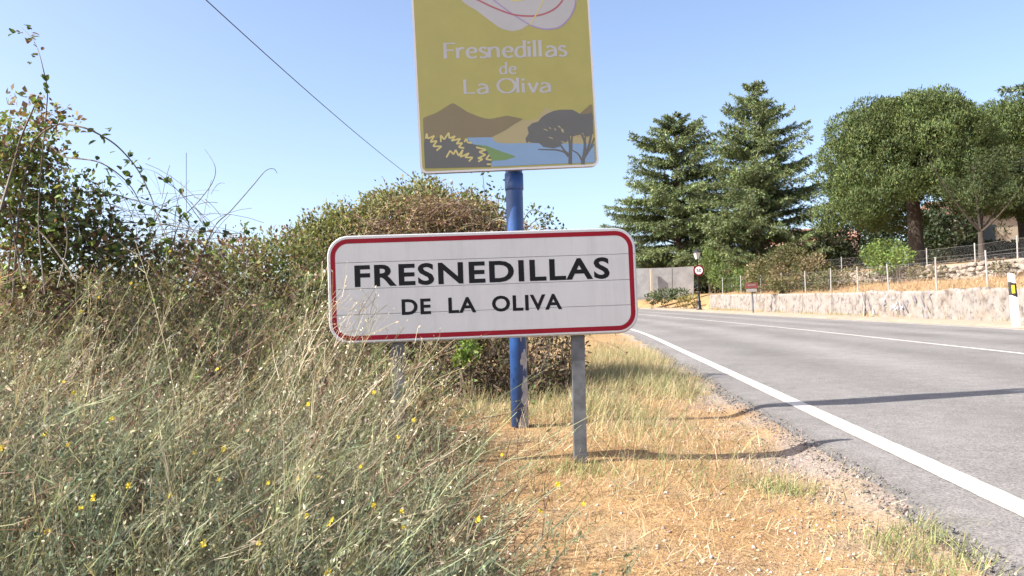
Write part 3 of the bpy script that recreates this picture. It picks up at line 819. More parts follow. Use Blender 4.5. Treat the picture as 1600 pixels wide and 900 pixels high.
# terrace wall of stacked stones
terr = empty('terrace_wall', RP(26, 4.2)); tag(terr, 'weathered dry stone terrace wall halfway up the bank', 'wall')
stone_meshes = []
for k in range(6):
    bm = bmesh.new(); bmesh.ops.create_icosphere(bm, subdivisions=1, radius=0.5)
    rg = random.Random(k)
    for v in bm.verts:
        v.co = Vector([math.copysign(abs(c * 2) ** 0.55 / 2, c) for c in v.co]) * rg.uniform(0.85, 1.12)
    me = bpy.data.meshes.new('stone'); bm.to_mesh(me); bm.free(); me.materials.append(M['stone']); stone_meshes.append(me)
s = 13.0
lat_ang = math.atan2(ROADD[1], ROADD[0])
for row in range(4):
    s = 22.0 + row * 0.2
    while s < 45:
        w = random.uniform(0.2, 0.62)
        base = RP(s, 4.2)
        if row < 3 or random.random() < 0.55:
            o = link('stone', random.choice(stone_meshes), None, None)
            o.location = Vector(base) + Vector((random.uniform(-0.05, 0.05), random.uniform(-0.05, 0.05), 0.06 + row * 0.175 + random.uniform(-0.05, 0.05)))
            k = random.uniform(0.8, 1.3)
            o.scale = (w * 1.0, 0.3 + random.uniform(-0.1, 0.1), 0.19 * k)
            o.rotation_euler = (random.uniform(-0.3, 0.3), random.uniform(-0.35, 0.35), lat_ang + random.uniform(-0.3, 0.3))
            child(o, terr)
        s += w * 1.05
mb = MB()
for a in np.arange(18, 52, 2.0):
    p0, p1 = RP(a, 4.3), RP(a + 2.0, 4.3)
    zz0 = road_pt(a, TW)[2] + wall_h(a) + 0.42; zz1 = road_pt(a + 2.0, TW)[2] + wall_h(a + 2) + 0.42
    mb.add([(p0[0], p0[1], zz0 - 0.3), (p1[0], p1[1], zz1 - 0.3), (p1[0], p1[1], zz1 + 0.66), (p0[0], p0[1], zz0 + 0.66)], [(0, 1, 2, 3)])
child(mb.build('rubble_core', M['stone'], None), terr)

# delineator post
def delineator():
    s = s_for(1588, T3 + 0.55)
    base = Vector(road_pt(s, T3 + 0.55)); base.z += 0.05
    root = empty('delineator_post', base); tag(root, 'white plastic roadside marker post with black band and amber reflector', 'marker post')
    lean = R(-2.2)
    root.rotation_euler = (0, lean, R(-25))
    h = 1.38; w0, w1, dp = 0.10, 0.08, 0.065
    def sec(z, zt, k, g=0.0):              # slanted cut allowed at the top
        w = (w0 + (w1 - w0) * z / h) + g; d_ = dp + g
        return [(-w, -d_ * 0.55, z), (-w * 0.55, -d_, z), (w * 0.55, -d_, zt), (w, -d_ * 0.55, zt), (w, d_ * 0.6, zt), (-w, d_ * 0.6, z)]
    def shell(za, zat, zb, zbt, g, name, mat):
        mb = MB(); mb.add(sec(za, zat, 0, g) + sec(zb, zbt, 1, g), [tuple(range(6))[::-1], tuple(range(6, 12))] + [(i, (i + 1) % 6, 6 + (i + 1) % 6, 6 + i) for i in range(6)])
        return mb.build(name, mat, root)
    shell(-0.2, -0.2, h, h - 0.045, 0, 'body', M['white'])
    shell(0.80, 0.75, 1.15, 1.10, 0.003, 'black_band', M['blackband'])
    mb = MB(); mb.box((0.006, -dp - 0.006, 0.95), (0.075, 0.008, 0.21)); mb.build('reflector', M['yellowrefl'], root)
delineator()

# street lamp with lantern, speed sign on it
s_l = s_for(1092.5, TW - 0.75)
lb = Vector(road_pt(s_l, TW - 0.75)); lb.z += 0.03
DL = (lb - Vector(CAM)).length
lamp = empty('street_lamp', lb); tag(lamp, 'black cast iron street lamp with a square glass lantern by the wall end', 'street lamp')
k = DL / 52.0 * 1.0
Hl = (482 - 389) / F_PX * DL
mb = MB(); mb.lathe([(0.19, -0.1), (0.19, 0.12), (0.15, 0.16), (0.13, 0.55), (0.16, 0.60), (0.10, 0.68), (0.085, 1.15), (0.11, 1.2), (0.07, 1.28)], n=10); mb.build('base', M['iron'], lamp, True)
mb = MB(); mb.lathe([(0.065, 1.26), (0.05, Hl * 0.62), (0.07, Hl * 0.63), (0.045, Hl * 0.66), (0.04, Hl - 0.72), (0.10, Hl - 0.70), (0.11, Hl - 0.66)], n=10); mb.build('pole', M['iron'], lamp, True)
zb, zt_, rb, rt = Hl - 0.66, Hl - 0.22, 0.13, 0.25
for q in range(4):
    a0, a1 = R(45 + 90 * q + 20), R(135 + 90 * q + 20)
    mb = MB(); mb.add([(rb * math.cos(a0), rb * math.sin(a0), zb), (rb * math.cos(a1), rb * math.sin(a1), zb), (rt * math.cos(a1), rt * math.sin(a1), zt_), (rt * math.cos(a0), rt * math.sin(a0), zt_)], [(0, 1, 2, 3)])
    mb.build('glass_pane', M['frost'], lamp)
    mb = MB(); mb.tube([(rb * 1.03 * math.cos(a0), rb * 1.03 * math.sin(a0), zb), (rt * 1.03 * math.cos(a0), rt * 1.03 * math.sin(a0), zt_)], 0.013, 5); mb.build('frame_bar', M['iron'], lamp)
mb = MB(); mb.lathe([(0.29, zt_), (0.28, zt_ + 0.04), (0.16, zt_ + 0.13), (0.10, zt_ + 0.15), (0.10, zt_ + 0.2), (0.03, zt_ + 0.24), (0.02, zt_ + 0.34)], n=8); mb.build('lantern_roof', M['iron'], lamp)

def disc(root, r, z, n, name, mat, y):
    me = bpy.data.meshes.new(name)
    me.from_pydata([(r * math.cos(i * 2 * math.pi / n), y, z + r * math.sin(i * 2 * math.pi / n)) for i in range(n)], [], [tuple(range(n))])
    return link(name, me, mat, root)
ssg = empty('speed_limit_sign', lb + Vector((0.05, -0.12, (482 - 421.5) / F_PX * DL))); tag(ssg, 'round red ringed speed limit sign fixed to the lamp pole', 'road sign')
rr = 8.2 / F_PX * DL
mb = MB()
nn = 24
mb.add([(rr * math.cos(i * 2 * math.pi / nn), y, rr * math.sin(i * 2 * math.pi / nn)) for y in (0.0, 0.02) for i in range(nn)],
       [tuple(range(nn)), tuple(range(nn, 2 * nn))[::-1]] + [(i, i + nn, (i + 1) % nn + nn, (i + 1) % nn) for i in range(nn)])
mb.build('plate', M['signred'], ssg)
disc(ssg, rr * 0.72, 0, 24, 'white_face', M['white'], -0.004)
tm = fit_text(text_mesh('50', 0.02), -rr * 0.46, rr * 0.46, -rr * 0.32, rr * 0.32, 0)
for v in tm.vertices: v.co = (v.co.x, -0.008, v.co.y)
link('lettering', tm, M['signblack'], ssg)

# small red and white sign
s_k = s_for(1177, T3 + 0.9)
kb = Vector(road_pt(s_k, T3 + 0.9)); kb.z += 0.03
DK = (kb - Vector(CAM)).length; mpp = DK / F_PX
ks = empty('small_sign', kb); tag(ks, 'small red sign with white plate beneath on a short post at the roadside', 'road sign')
mb = MB(); mb.tube([(0, 0, -0.1), (-0.02, 0, 38 * mpp)], 0.045, 8); mb.build('post', M['galv'], ks)
for (cx, cz, w, h, mt, nm) in ((-1.5, 41.5, 19, 8, 'dullred', 'red_panel'), (-1.5, 34.5, 15, 4.5, 'dullwhite', 'white_plate')):
    mb = MB(); mb.box((cx * mpp, -0.08, cz * mpp), (w * mpp, 0.03, h * mpp)); mb.build(nm, M[mt], ks)
mb = MB(); mb.box((-1.5 * mpp, -0.1, 42.3 * mpp), (12 * mpp, 0.012, 1.0 * mpp)); mb.build('white_stripe', M['dullwhite'], ks)

# grey block wall beyond the lamp
gw = empty('garden_wall', at(1035, 452, 66)); tag(gw, 'plain grey block wall in the shade of the cedar beyond the lamp', 'wall')
for a, b, ta, tb, ba, bb in ((955, 1016, 420, 419, 470, 468), (1017.2, 1050, 419, 418, 468, 466), (1051, 1084, 418, 416, 466, 464)):
    mb = MB(); Y0 = 66.0
    q = [at(a, ba, Y0), at(b, bb, Y0), at(b, tb, Y0), at(a, ta, Y0)]
    mb.add([tuple(p) for p in q] + [tuple(p + np.array([0, 0.35, 0])) for p in q], [(0, 1, 2, 3), (7, 6, 5, 4), (0, 4, 5, 1), (1, 5, 6, 2), (2, 6, 7, 3), (3, 7, 4, 0)])
    child(mb.build('wall_panel', M['greywall'], None), gw)
mb = MB(); mb.box(at(1018, 445, 65.7), (0.16, 0.2, 2.5)); child(mb.build('wall_pillar', M['cream'], None), gw)

# houses behind the trees
def house(name, label, px0, px1, py_base, py_eave, py_ridge, Y, wallmat):
    a, b = at(px0, py_base, Y), at(px1, py_base, Y)
    cx = (a + b) / 2; L = abs(b[0] - a[0]); h = (py_base - py_eave) / F_PX * Y; hr = (py_eave - py_ridge) / F_PX * Y; D_ = 7.0
    root = empty(name, (cx[0], cx[1], cx[2])); tag(root, label, 'house')
    mb = MB(); mb.box((0, D_ / 2, h / 2 - 1.2), (L, D_, h + 2.4)); mb.build('wall', M[wallmat], root)
    e = 0.35
    mb = MB(); mb.add([(-L / 2 - e, -e, h + 0.003), (L / 2 + e, -e, h + 0.003), (L / 2 + e, D_ + e, h + 0.003), (-L / 2 - e, D_ + e, h + 0.003), (-L / 2 - e, D_ / 2, h + hr), (L / 2 + e, D_ / 2, h + hr)],
                      [(0, 1, 5, 4), (2, 3, 4, 5), (0, 4, 3), (1, 2, 5), (3, 2, 1, 0)]); mb.build('roof', M['tile'], root)
    for i in range(3):
        x = -L / 2 + L * (i + 0.5) / 3
        mb = MB(); mb.box((x, -0.02, h * 0.5), (L * 0.12, 0.08, h * 0.42)); w = mb.build('window', M['dkglass'], root)
        mb = MB(); mb.box((x, -0.05, h * 0.28), (L * 0.15, 0.16, 0.08)); mb.build('sill', M['white'], w)
    return root
house('house', 'cream rendered house half hidden behind the trees on the bank', 1496, 1760, 394, 330, 300, 60, 'cream')
house('house', 'pink house with low tiled roof glimpsed under the cedar branches', 1225, 1345, 405, 372, 352, 95, 'pink')

# ------------------------------------------------------------------ trees and bushes
def tube_path(mb, pts, r0, r1, n=6):
    k = len(pts); mb.tube(pts, [r0 + (r1 - r0) * i / (k - 1) for i in range(k)], n, False)
NEEDLE = [(0.128, 0.168, 0.078), (0.162, 0.20, 0.093), (0.098, 0.136, 0.068), (0.205, 0.24, 0.118)]
def cedar(label, base, H, Rr, seed, zmin=0.08, power=0.85, droop=0.35, dens=1.0, group=None, tiers=15):
    """tiers of flat spreading boughs, each bough a limb with side twigs carrying needle sprays"""
    rg = np.random.default_rng(seed)
    root = empty('cedar_tree', base); tag(root, label, 'tree', group)
    mb = MB(); tube_path(mb, [(0.12 * math.sin(i * 1.3) * i / 8, 0.1 * math.cos(i * 1.7) * i / 8, -0.5 + (H + 0.3) * i / 8) for i in range(9)], H * 0.022, 0.02, 8); mb.build('trunk', M['bark'], root)
    bm_ = MB()
    P_, D_, S_, C_ = [], [], [], []
    fs = zmin + (0.97 - zmin) * (np.arange(tiers) / tiers) ** 0.9
    for ti, f0 in enumerate(fs):
        nb = int((7.5 + 5 * (1 - f0)) * dens)
        for b_ in range(nb):
            f = min(0.985, f0 + rg.uniform(-0.03, 0.03))
            ang = ti * 1.1 + b_ * 2 * math.pi / nb + rg.uniform(-0.35, 0.35)
            L = Rr * (1 - f) ** power * rg.choice([0.6, 0.85, 0.95, 1.05, 1.2 if f > 0.3 else 0.9]) * rg.uniform(0.88, 1.1) + 0.12 + 0.2 * (1 - f)
            if f > 0.8: L = L * (1 - 1.9 * (f - 0.8))
            if f < 0.22: L = min(L, Rr * 0.82)
            up = 0.34 + 0.5 * f ** 1.5 + rg.normal(0, 0.07)
            m = 9; tt = np.linspace(0, 1, m)
            rad = L * tt
            zz_ = f * H + L * (up * tt - droop * tt ** 2 + 0.22 * tt ** 4)
            a2 = ang + 0.2 * rg.normal() * tt ** 2
            path = np.stack([rad * np.cos(a2), rad * np.sin(a2), zz_], 1)
            tube_path(bm_, [tuple(p) for p in path[::2]], 0.014 * L + 0.012, 0.008, 4)
            tone = rg.uniform(0.72, 1.3)
            nt_ = int(5 + 2.9 * L)
            for j in range(nt_):
                f2 = 0.15 + 0.85 * (j + rg.uniform(0, 1)) / nt_
                k0 = f2 * (m - 1); a_ = int(min(m - 2, k0)); w = k0 - a_
                p = path[a_] * (1 - w) + path[a_ + 1] * w
                d0 = unit(path[a_ + 1] - path[a_])
                for sd in (-1, 1):
                    lat = unit(np.cross(d0, [0, 0, 1.0])) * sd
                    tl = (0.34 * L * (1.05 - 0.85 * f2) * (0.35 + 0.65 * min(1, f2 * 2.5)) + 0.16) * rg.uniform(0.6, 1.15)
                    q = int(5 + tl * 13)
                    u = np.sort(rg.uniform(0, 1, q))[:, None]
                    td = unit(d0 * 0.8 + lat * 0.8 + rg.normal(0, 0.12, 3))
                    pts = p + td * tl * u + np.array([0, 0, -0.34]) * tl * u ** 2 + rg.normal(0, 0.025, (q, 3))
                    hang = rg.uniform(size=(q, 1)) < 0.4
                    dr = unit(td + rg.normal(0, 0.4, (q, 3)) + np.where(hang, np.array([0, 0, -1.0]), np.array([0, 0, 0.12])))
                    P_.append(pts); D_.append(dr); S_.append(rg.uniform(0.16, 0.38, q)); C_.append(pick(rg, NEEDLE, q, 0.2) * tone)
    bm_.build('limbs', M['bark'], root)['kind'] = 'stuff'
    P_ = np.concatenate(P_); D_ = np.concatenate(D_); S_ = np.concatenate(S_); C_ = np.concatenate(C_)
    UPN = np.array([-0.25, -0.25, 1.0])
    V, Q, C = leaves(P_, D_, S_, S_ * 0.26, C_, rg, UPN + rg.normal(0, 0.55, P_.shape))
    k2 = rg.uniform(size=len(P_)) < 0.45
    V2, Q2, C2 = leaves(P_[k2], unit(D_[k2] + rg.normal(0, 0.5, D_[k2].shape)), S_[k2] * 0.85, S_[k2] * 0.22, C_[k2] * 0.95, rg, UPN + rg.normal(0, 0.8, P_[k2].shape))
    link('crown', mesh_np('crown', *join([(V, Q, C), (V2, Q2, C2)])), M['needle'], root)
    return root
def far_base(px, Y):                     # ground point under a pixel column at distance Y
    p = at(px, 470, Y); return gpt(p[0], p[1])
def top_z(py, px, Y): return at(px, py, Y)[2]
def put_cedar(label, px, py_top, Y, Rr, seed, **k):
    b = far_base(px, Y); return cedar(label, b, top_z(py_top, px, Y) - b[2], Rr, seed, **k)
put_cedar('broad dark cedar overhanging the grey wall and the street lamp', 1064, 172, 74, 7.8, 11, power=0.62, dens=0.95, droop=0.5, tiers=22, zmin=0.13)
put_cedar('tallest pointed cedar with tiered branches behind the roadside bushes', 1190, 124, 68, 7.4, 5, power=0.72, dens=0.95, zmin=0.07, droop=0.42, tiers=23)
put_cedar('big cedar with drooping boughs beside the cream house', 1700, 60, 46, 5.0, 23, power=0.45, dens=0.7, zmin=0.28, droop=0.75, tiers=12)
def puff_tree(name, label, base, trunk_h, lobes, n_per, size, cols, seed, limbs=True, wid=0.12, mat='needle', trunk_r=0.24, lean=(0, 0), cat='tree', group=None, up=0.5, bark='bark', every=2, shell=0.55):
    """lobes: (x, y, z, radius) relative to base; foliage tufts on their shells, limbs from the trunk to each of the larger ones"""
    rg = np.random.default_rng(seed)
    root = empty(name, base); tag(root, label, cat, group)
    tp_ = np.array([lean[0], lean[1], trunk_h])
    mb = MB(); tube_path(mb, [tuple(tp_ * t * np.array([t, t, 1]) + np.array([0, 0, -0.4 * (1 - t)])) for t in np.linspace(0, 1, 6)], trunk_r, trunk_r * 0.62, 9); mb.build('trunk', M[bark], root, True)
    if limbs:
        mb = MB()
        for (x, y, z, r) in lobes[::every]:
            e = np.array([x, y, z]); mid = tp_ * 0.5 + e * 0.5 + np.array([0, 0, -0.12 * np.linalg.norm(e - tp_)])
            tube_path(mb, [tuple(tp_ * (1 - t) ** 2 + 2 * mid * t * (1 - t) + e * t * t) for t in np.linspace(0, 1, 6)], trunk_r * 0.34, 0.02, 5)
        mb.build('limbs', M[bark], root)['kind'] = 'stuff'
    PP, DD, SS, CC, NN = [], [], [], [], []
    for (x, y, z, r) in lobes:
        n = int(n_per * (r ** 2) + 25)
        d_ = unit(rg.normal(size=(n, 3)))
        rad = r * (shell + (1 - shell) * rg.uniform(0, 1, (n, 1)) ** 0.4) * (1 + 0.07 * rg.normal(size=(n, 1)))
        p = np.array([x, y, z]) + d_ * rad * np.array([1, 1, 0.85])
        NN.append(d_); PP.append(p); DD.append(unit(d_ * 0.35 + rg.normal(0, 0.5, (n, 3)) + np.array([0, 0, up])))
        SS.append(rg.uniform(0.7, 1.3, n) * size); CC.append(pick(rg, cols, n, 0.16) * rg.uniform(0.8, 1.22))
    PP = np.concatenate(PP); DD = np.concatenate(DD); SS = np.concatenate(SS); CC = np.concatenate(CC)
    V, Q, C = leaves(PP, DD, SS, SS * wid, CC, rg, unit(np.concatenate(NN) + rg.normal(0, 0.42, PP.shape)))
    link('crown', mesh_np('crown', V, Q, C), M[mat], root)
    return root
def stone_pine(label, px_c, Y, px_half, py_top, py_rim, trunk_px, seed, nl=190, extra=()):
    rg = np.random.default_rng(seed)
    b = far_base(trunk_px, Y)
    ctr = at(px_c, py_rim, Y)
    Rx = px_half / F_PX * Y; Hh = top_z(py_top, px_c, Y) - ctr[2]
    lobes = []
    for i in range(nl):                  # foliage cushions over the dome
        a = i * 2.39996 + rg.uniform(-0.2, 0.2); q = math.sqrt((i + 0.5) / nl)
        zz_ = math.sqrt(max(0, 1 - q ** 2.4))
        r = rg.uniform(0.72, 1.22) * Rx / 4.6
        k_ = 0.88 + rg.uniform(-0.14, 0.13)
        lobes.append((ctr[0] - b[0] + q * Rx * k_ * math.cos(a), ctr[1] - b[1] + q * Rx * k_ * math.sin(a), ctr[2] - b[2] + zz_ * Hh * 0.86 * rg.uniform(0.86, 1.05) - 0.15, r))
    for i in range(int(nl * 0.75)):      # hanging cushions round the rim
        a = rg.uniform(0, 2 * math.pi); q = rg.uniform(0.7, 1.0)
        lobes.append((ctr[0] - b[0] + q * Rx * 0.92 * math.cos(a), ctr[1] - b[1] + q * Rx * 0.92 * math.sin(a), ctr[2] - b[2] + rg.uniform(-0.36, 0.12) * Hh, rg.uniform(0.6, 0.95) * Rx / 4.6))
    for i in range(int(nl * 0.4)):       # inside of the crown
        a = rg.uniform(0, 2 * math.pi); q = rg.uniform(0, 0.7)
        lobes.append((ctr[0] - b[0] + q * Rx * math.cos(a), ctr[1] - b[1] + q * Rx * math.sin(a), ctr[2] - b[2] + rg.uniform(-0.12, 0.55) * Hh, rg.uniform(0.6, 0.95) * Rx / 4.6))
    for (px, py, Y2, rr_) in extra:      # a low bough of its own
        p = at(px, py, Y2); lobes += [(p[0] - b[0], p[1] - b[1], p[2] - b[2], rr_)] * 2
    return puff_tree('stone_pine', label, b, ctr[2] - b[2] + 0.1 * Hh, lobes, 1350, 0.165, [(0.068, 0.096, 0.032), (0.092, 0.124, 0.040), (0.052, 0.078, 0.028), (0.12, 0.148, 0.050)], seed, trunk_r=0.46, wid=0.34, lean=(ctr[0] - b[0], 0), up=0.7, bark='shadebark', every=4, shell=0.74)
stone_pine('large umbrella pine with dense rounded crown and thick shaded trunk', 1424, 46, 137, 145, 288, 1436, 3, 60, [(1352, 318, 42.5, 0.55), (1372, 312, 42.5, 0.62), (1393, 322, 42.5, 0.5), (1365, 330, 42.3, 0.5), (1340, 306, 42.6, 0.42), (1382, 336, 42.4, 0.36)])
stone_pine('smaller umbrella pine whose crown meets the drooping cedar boughs', 1588, 49, 112, 152, 275, 1610, 8, 50, [(1572, 322, 46, 0.6), (1596, 312, 46, 0.7), (1585, 292, 46, 0.6), (1520, 300, 47, 0.6), (1545, 285, 47, 0.7), (1605, 335, 46, .6), (1500, 280, 48, .7)])
# olive like tree in front of the house
b = far_base(1538, 40)
z1 = at(1540, 300, 40) - b
rg = np.random.default_rng(4)
lob = [(z1[0] + rg.normal(0, 0.95), rg.normal(0, 0.8), z1[2] + 0.3 + rg.normal(0, 0.75), rg.uniform(0.35, 0.65)) for _ in range(60)]
puff_tree('olive_tree', 'grey green forked tree with loose twiggy crown before the cream house', b, (at(1538, 362, 40) - b)[2], lob, 520, 0.15, [(0.052, 0.076, 0.030), (0.072, 0.098, 0.038), (0.042, 0.062, 0.027), (0.088, 0.105, 0.046)], 31, trunk_r=0.2, wid=0.3, mat='leaf', bark='shadebark', every=7)

def bush(name, label, lobes, n_per, size, cols, seed, wid=0.55, group=None, cat='bush', patch_cols=None, stems=6, up=0.25, kindlabel=None, mat='leaf', ground_clip=True):
    """lobes: world (x, y, z, rx, ry, rz)"""
    rg = np.random.default_rng(seed)
    L0 = np.array(lobes[0][:3]); b = gpt(L0[0], L0[1])
    root = empty(name, b); tag(root, label, cat, group)
    PP, DD, SS, CC, NN = [], [], [], [], []
    for (x, y, z, rx, ry, rz) in lobes:
        n = int(n_per * (rx * rz + rx * ry + ry * rz) + 20)
        d_ = unit(rg.normal(size=(n, 3)))
        bumpy = 1 + 0.13 * np.sin(d_[:, :1] * 5 + x * 3) * np.cos(d_[:, 2:3] * 6 + z * 2) + 0.10 * np.sin(d_[:, 1:2] * 9 + d_[:, 2:3] * 8)
        rad = (0.5 + 0.5 * rg.uniform(0, 1, (n, 1)) ** 0.45) * bumpy * (1 + 0.07 * rg.normal(size=(n, 1)))
        p = np.array([x, y, z]) + d_ * rad * np.array([rx, ry, rz])
        NN.append(d_); PP.append(p); DD.append(unit(d_ * 0.6 + rg.normal(0, 0.6, (n, 3)) + np.array([0, 0, up])))
        SS.append(rg.uniform(0.6, 1.35, n) * size)
        c = pick(rg, cols, n, 0.2) * rg.uniform(0.85, 1.15)
        if patch_cols is not None:
            m = wob(p[:, 0] + rg.normal(0, 0.06, n), p[:, 2] * 1.2 + p[:, 1] * 0.4, patch_cols[0], seed) > patch_cols[1]
            c[m] = pick(rg, patch_cols[2], int(m.sum()), 0.2)
        CC.append(c)
    PP = np.concatenate(PP); DD = np.concatenate(DD); SS = np.concatenate(SS); CC = np.concatenate(CC)
    if ground_clip:
        ok = PP[:, 2] > gz(PP[:, 0], PP[:, 1]) + 0.02
    else: ok = np.ones(len(PP), bool)
    if True:
        PP, DD, SS, CC = PP[ok], DD[ok], SS[ok], CC[ok]
    V, Q, C = leaves(PP - b, DD, SS, SS * wid, CC, rg, unit(np.concatenate(NN)[ok] + rg.normal(0, 0.7, PP.shape)))
    link('foliage', mesh_np('foliage', V, Q, C), M[mat], root)
    if stems:
        mb = MB()
        for (x, y, z, rx, ry, rz) in lobes:
            for k in range(stems):
                e = np.array([x, y, z]) + rg.normal(0, 0.42, 3) * np.array([rx, ry, rz]) - b
                g = np.array([x + rg.normal(0, rx * 0.3), y + rg.normal(0, ry * 0.3), 0]); g[2] = float(gz(g[0], g[1])); g = g - b
                mid = (g + e) / 2 + rg.normal(0, 0.12, 3) * rx
                tube_path(mb, [tuple(g * (1 - t) ** 2 + 2 * mid * t * (1 - t) + e * t * t) for t in np.linspace(0, 1, 5)], 0.012 + 0.008 * rx, 0.004, 4)
        mb.build('stems', M['cane'], root)['kind'] = 'stuff'
    return root
def px_lobe(px, py, rpx, rpy, Y, ry=None):
    p = at(px, py, Y); rx, rz = rpx / F_PX * Y, rpy / F_PX * Y
    return (p[0], p[1], p[2], rx, ry if ry else (rx + rz) / 2, rz)
def wl(px, py, rpx, rpy, u, ry=None):     # a lobe standing u metres behind the wall line
    s = s_for(px, TW + u); return px_lobe(px, py, rpx, rpy, float(road_pt(s, TW + u)[1]), ry)
OLIVE = [(0.10, 0.105, 0.045), (0.13, 0.125, 0.05), (0.075, 0.085, 0.035), (0.16, 0.13, 0.07)]
DRY = [(0.17, 0.135, 0.08), (0.22, 0.175, 0.10), (0.13, 0.10, 0.06), (0.25, 0.20, 0.12)]
bush('bush', 'tall olive brown bush leaning over the white wall below the pointed cedar', [wl(1235, 422, 38, 34, 1.3, 0.9), wl(1200, 432, 34, 30, 1.2, 0.9), wl(1268, 426, 32, 30, 1.3, 0.9), wl(1290, 440, 16, 18, 1.2, 0.7), wl(1232, 400, 22, 16, 1.4, 0.7), wl(1182, 440, 18, 20, 1.2, 0.6), wl(1240, 445, 50, 14, 1.0, 0.6)], 800, 0.13, OLIVE, 41, patch_cols=(1.4, 0.22, DRY))
bush('bush', 'bright green climbing bush beside the street lamp', [wl(1112, 414, 14, 20, 1.6, 0.8), wl(1125, 432, 18, 20, 1.5, 0.8), wl(1107, 398, 8, 10, 1.6, 0.6), wl(1142, 440, 20, 20, 1.4, 0.8), wl(1165, 440, 18, 20, 1.3, 0.8)], 700, 0.15, [(0.11, 0.155, 0.045), (0.15, 0.20, 0.06), (0.085, 0.12, 0.04)], 42, patch_cols=(1.1, 0.5, OLIVE))
bush('bush', 'light green rounded bush on the dry bank under the large pine', [wl(1385, 392, 30, 18, 3.4, 0.8), wl(1363, 398, 18, 16, 3.4, 0.7), wl(1408, 400, 18, 14, 3.4, 0.7), wl(1382, 412, 26, 16, 3.2, 0.7)], 650, 0.12, [(0.13, 0.185, 0.05), (0.17, 0.225, 0.065), (0.10, 0.145, 0.045)], 43)
bush('bush', 'dry brown scrub clump along the foot of the terrace wall', [wl(1470, 425, 24, 8, 3.8, 0.5), wl(1432, 426, 16, 12, 3.8, 0.5), wl(1568, 418, 24, 8, 3.8, 0.5), wl(1335, 432, 26, 16, 2.6, 0.6), wl(1312, 436, 18, 14, 2.4, 0.6)], 650, 0.10, OLIVE + DRY, 44)
bush('bush', 'low dark green shrub at the foot of the grey block wall', [px_lobe(1038, 462, 18, 11, 63), px_lobe(1062, 460, 16, 10, 63), px_lobe(1020, 466, 12, 8, 63)], 300, 0.18, [(0.06, 0.085, 0.035), (0.08, 0.11, 0.045)], 45, ground_clip=False)
bush('bush', 'yellowing low shrub at the base of the street lamp', [px_lobe(1070, 470, 12, 9, 60), px_lobe(1084, 469, 9, 10, 60)], 300, 0.16, [(0.20, 0.19, 0.06), (0.26, 0.20, 0.08), (0.15, 0.15, 0.05)], 46, ground_clip=False)
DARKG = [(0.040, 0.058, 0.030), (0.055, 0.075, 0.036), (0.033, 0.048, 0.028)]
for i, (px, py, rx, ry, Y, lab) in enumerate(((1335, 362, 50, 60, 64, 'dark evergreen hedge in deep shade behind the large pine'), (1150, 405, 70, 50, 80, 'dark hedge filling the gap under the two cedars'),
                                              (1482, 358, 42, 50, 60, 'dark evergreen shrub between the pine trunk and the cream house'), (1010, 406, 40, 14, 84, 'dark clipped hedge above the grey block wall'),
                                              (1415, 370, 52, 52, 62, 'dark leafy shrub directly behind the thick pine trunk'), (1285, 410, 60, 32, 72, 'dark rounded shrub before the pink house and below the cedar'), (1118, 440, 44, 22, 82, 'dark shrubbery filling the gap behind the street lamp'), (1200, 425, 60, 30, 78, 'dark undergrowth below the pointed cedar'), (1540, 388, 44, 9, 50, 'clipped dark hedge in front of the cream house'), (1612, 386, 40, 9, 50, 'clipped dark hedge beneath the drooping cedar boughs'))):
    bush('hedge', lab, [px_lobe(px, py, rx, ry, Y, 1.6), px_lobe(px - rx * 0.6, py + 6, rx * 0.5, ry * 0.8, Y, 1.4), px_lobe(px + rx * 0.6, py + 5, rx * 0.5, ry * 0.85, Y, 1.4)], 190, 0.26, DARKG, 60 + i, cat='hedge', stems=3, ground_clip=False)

# ------------------------------------------------------------------ left side: mound of bushes, brambles
GREENB = [(0.16, 0.175, 0.07), (0.20, 0.205, 0.085), (0.125, 0.14, 0.06), (0.25, 0.23, 0.11)]
REDDRY = [(0.21, 0.14, 0.095), (0.28, 0.20, 0.13), (0.16, 0.10, 0.07), (0.34, 0.26, 0.16)]
bush('vine_covered_bush', 'large rounded bush overgrown with browning vines behind the town board',
     [px_lobe(640, 380, 92, 96, 9.6, 0.7), px_lobe(715, 395, 85, 85, 9.5, 0.7), px_lobe(570, 405, 75, 88, 9.6, 0.7), px_lobe(660, 335, 50, 50, 9.7, 0.5), px_lobe(790, 430, 62, 70, 9.4, 0.6), px_lobe(520, 430, 60, 90, 9.6, 0.7),
      px_lobe(650, 460, 110, 95, 9.3, 0.7), px_lobe(760, 470, 90, 85, 9.3, 0.7), px_lobe(545, 480, 90, 100, 9.3, 0.7), px_lobe(600, 340, 40, 40, 9.7, 0.5), px_lobe(740, 345, 40, 40, 9.6, 0.5), px_lobe(530, 375, 40, 50, 9.6, 0.5), px_lobe(490, 400, 40, 60, 9.5, 0.5)],
     6800, 0.046, GREENB, 51, patch_cols=(1.5, 0.12, REDDRY), wid=0.5, stems=14)
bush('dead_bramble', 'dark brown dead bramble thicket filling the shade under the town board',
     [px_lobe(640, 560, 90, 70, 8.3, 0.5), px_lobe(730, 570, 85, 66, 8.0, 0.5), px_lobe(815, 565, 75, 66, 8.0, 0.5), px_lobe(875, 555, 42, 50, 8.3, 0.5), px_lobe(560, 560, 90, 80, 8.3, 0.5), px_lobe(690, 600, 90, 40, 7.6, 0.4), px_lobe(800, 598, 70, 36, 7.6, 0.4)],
     2600, 0.05, [(0.085, 0.06, 0.045), (0.12, 0.085, 0.06), (0.06, 0.045, 0.035), (0.16, 0.12, 0.08), (0.07, 0.075, 0.035)], 57, wid=0.35, stems=40)
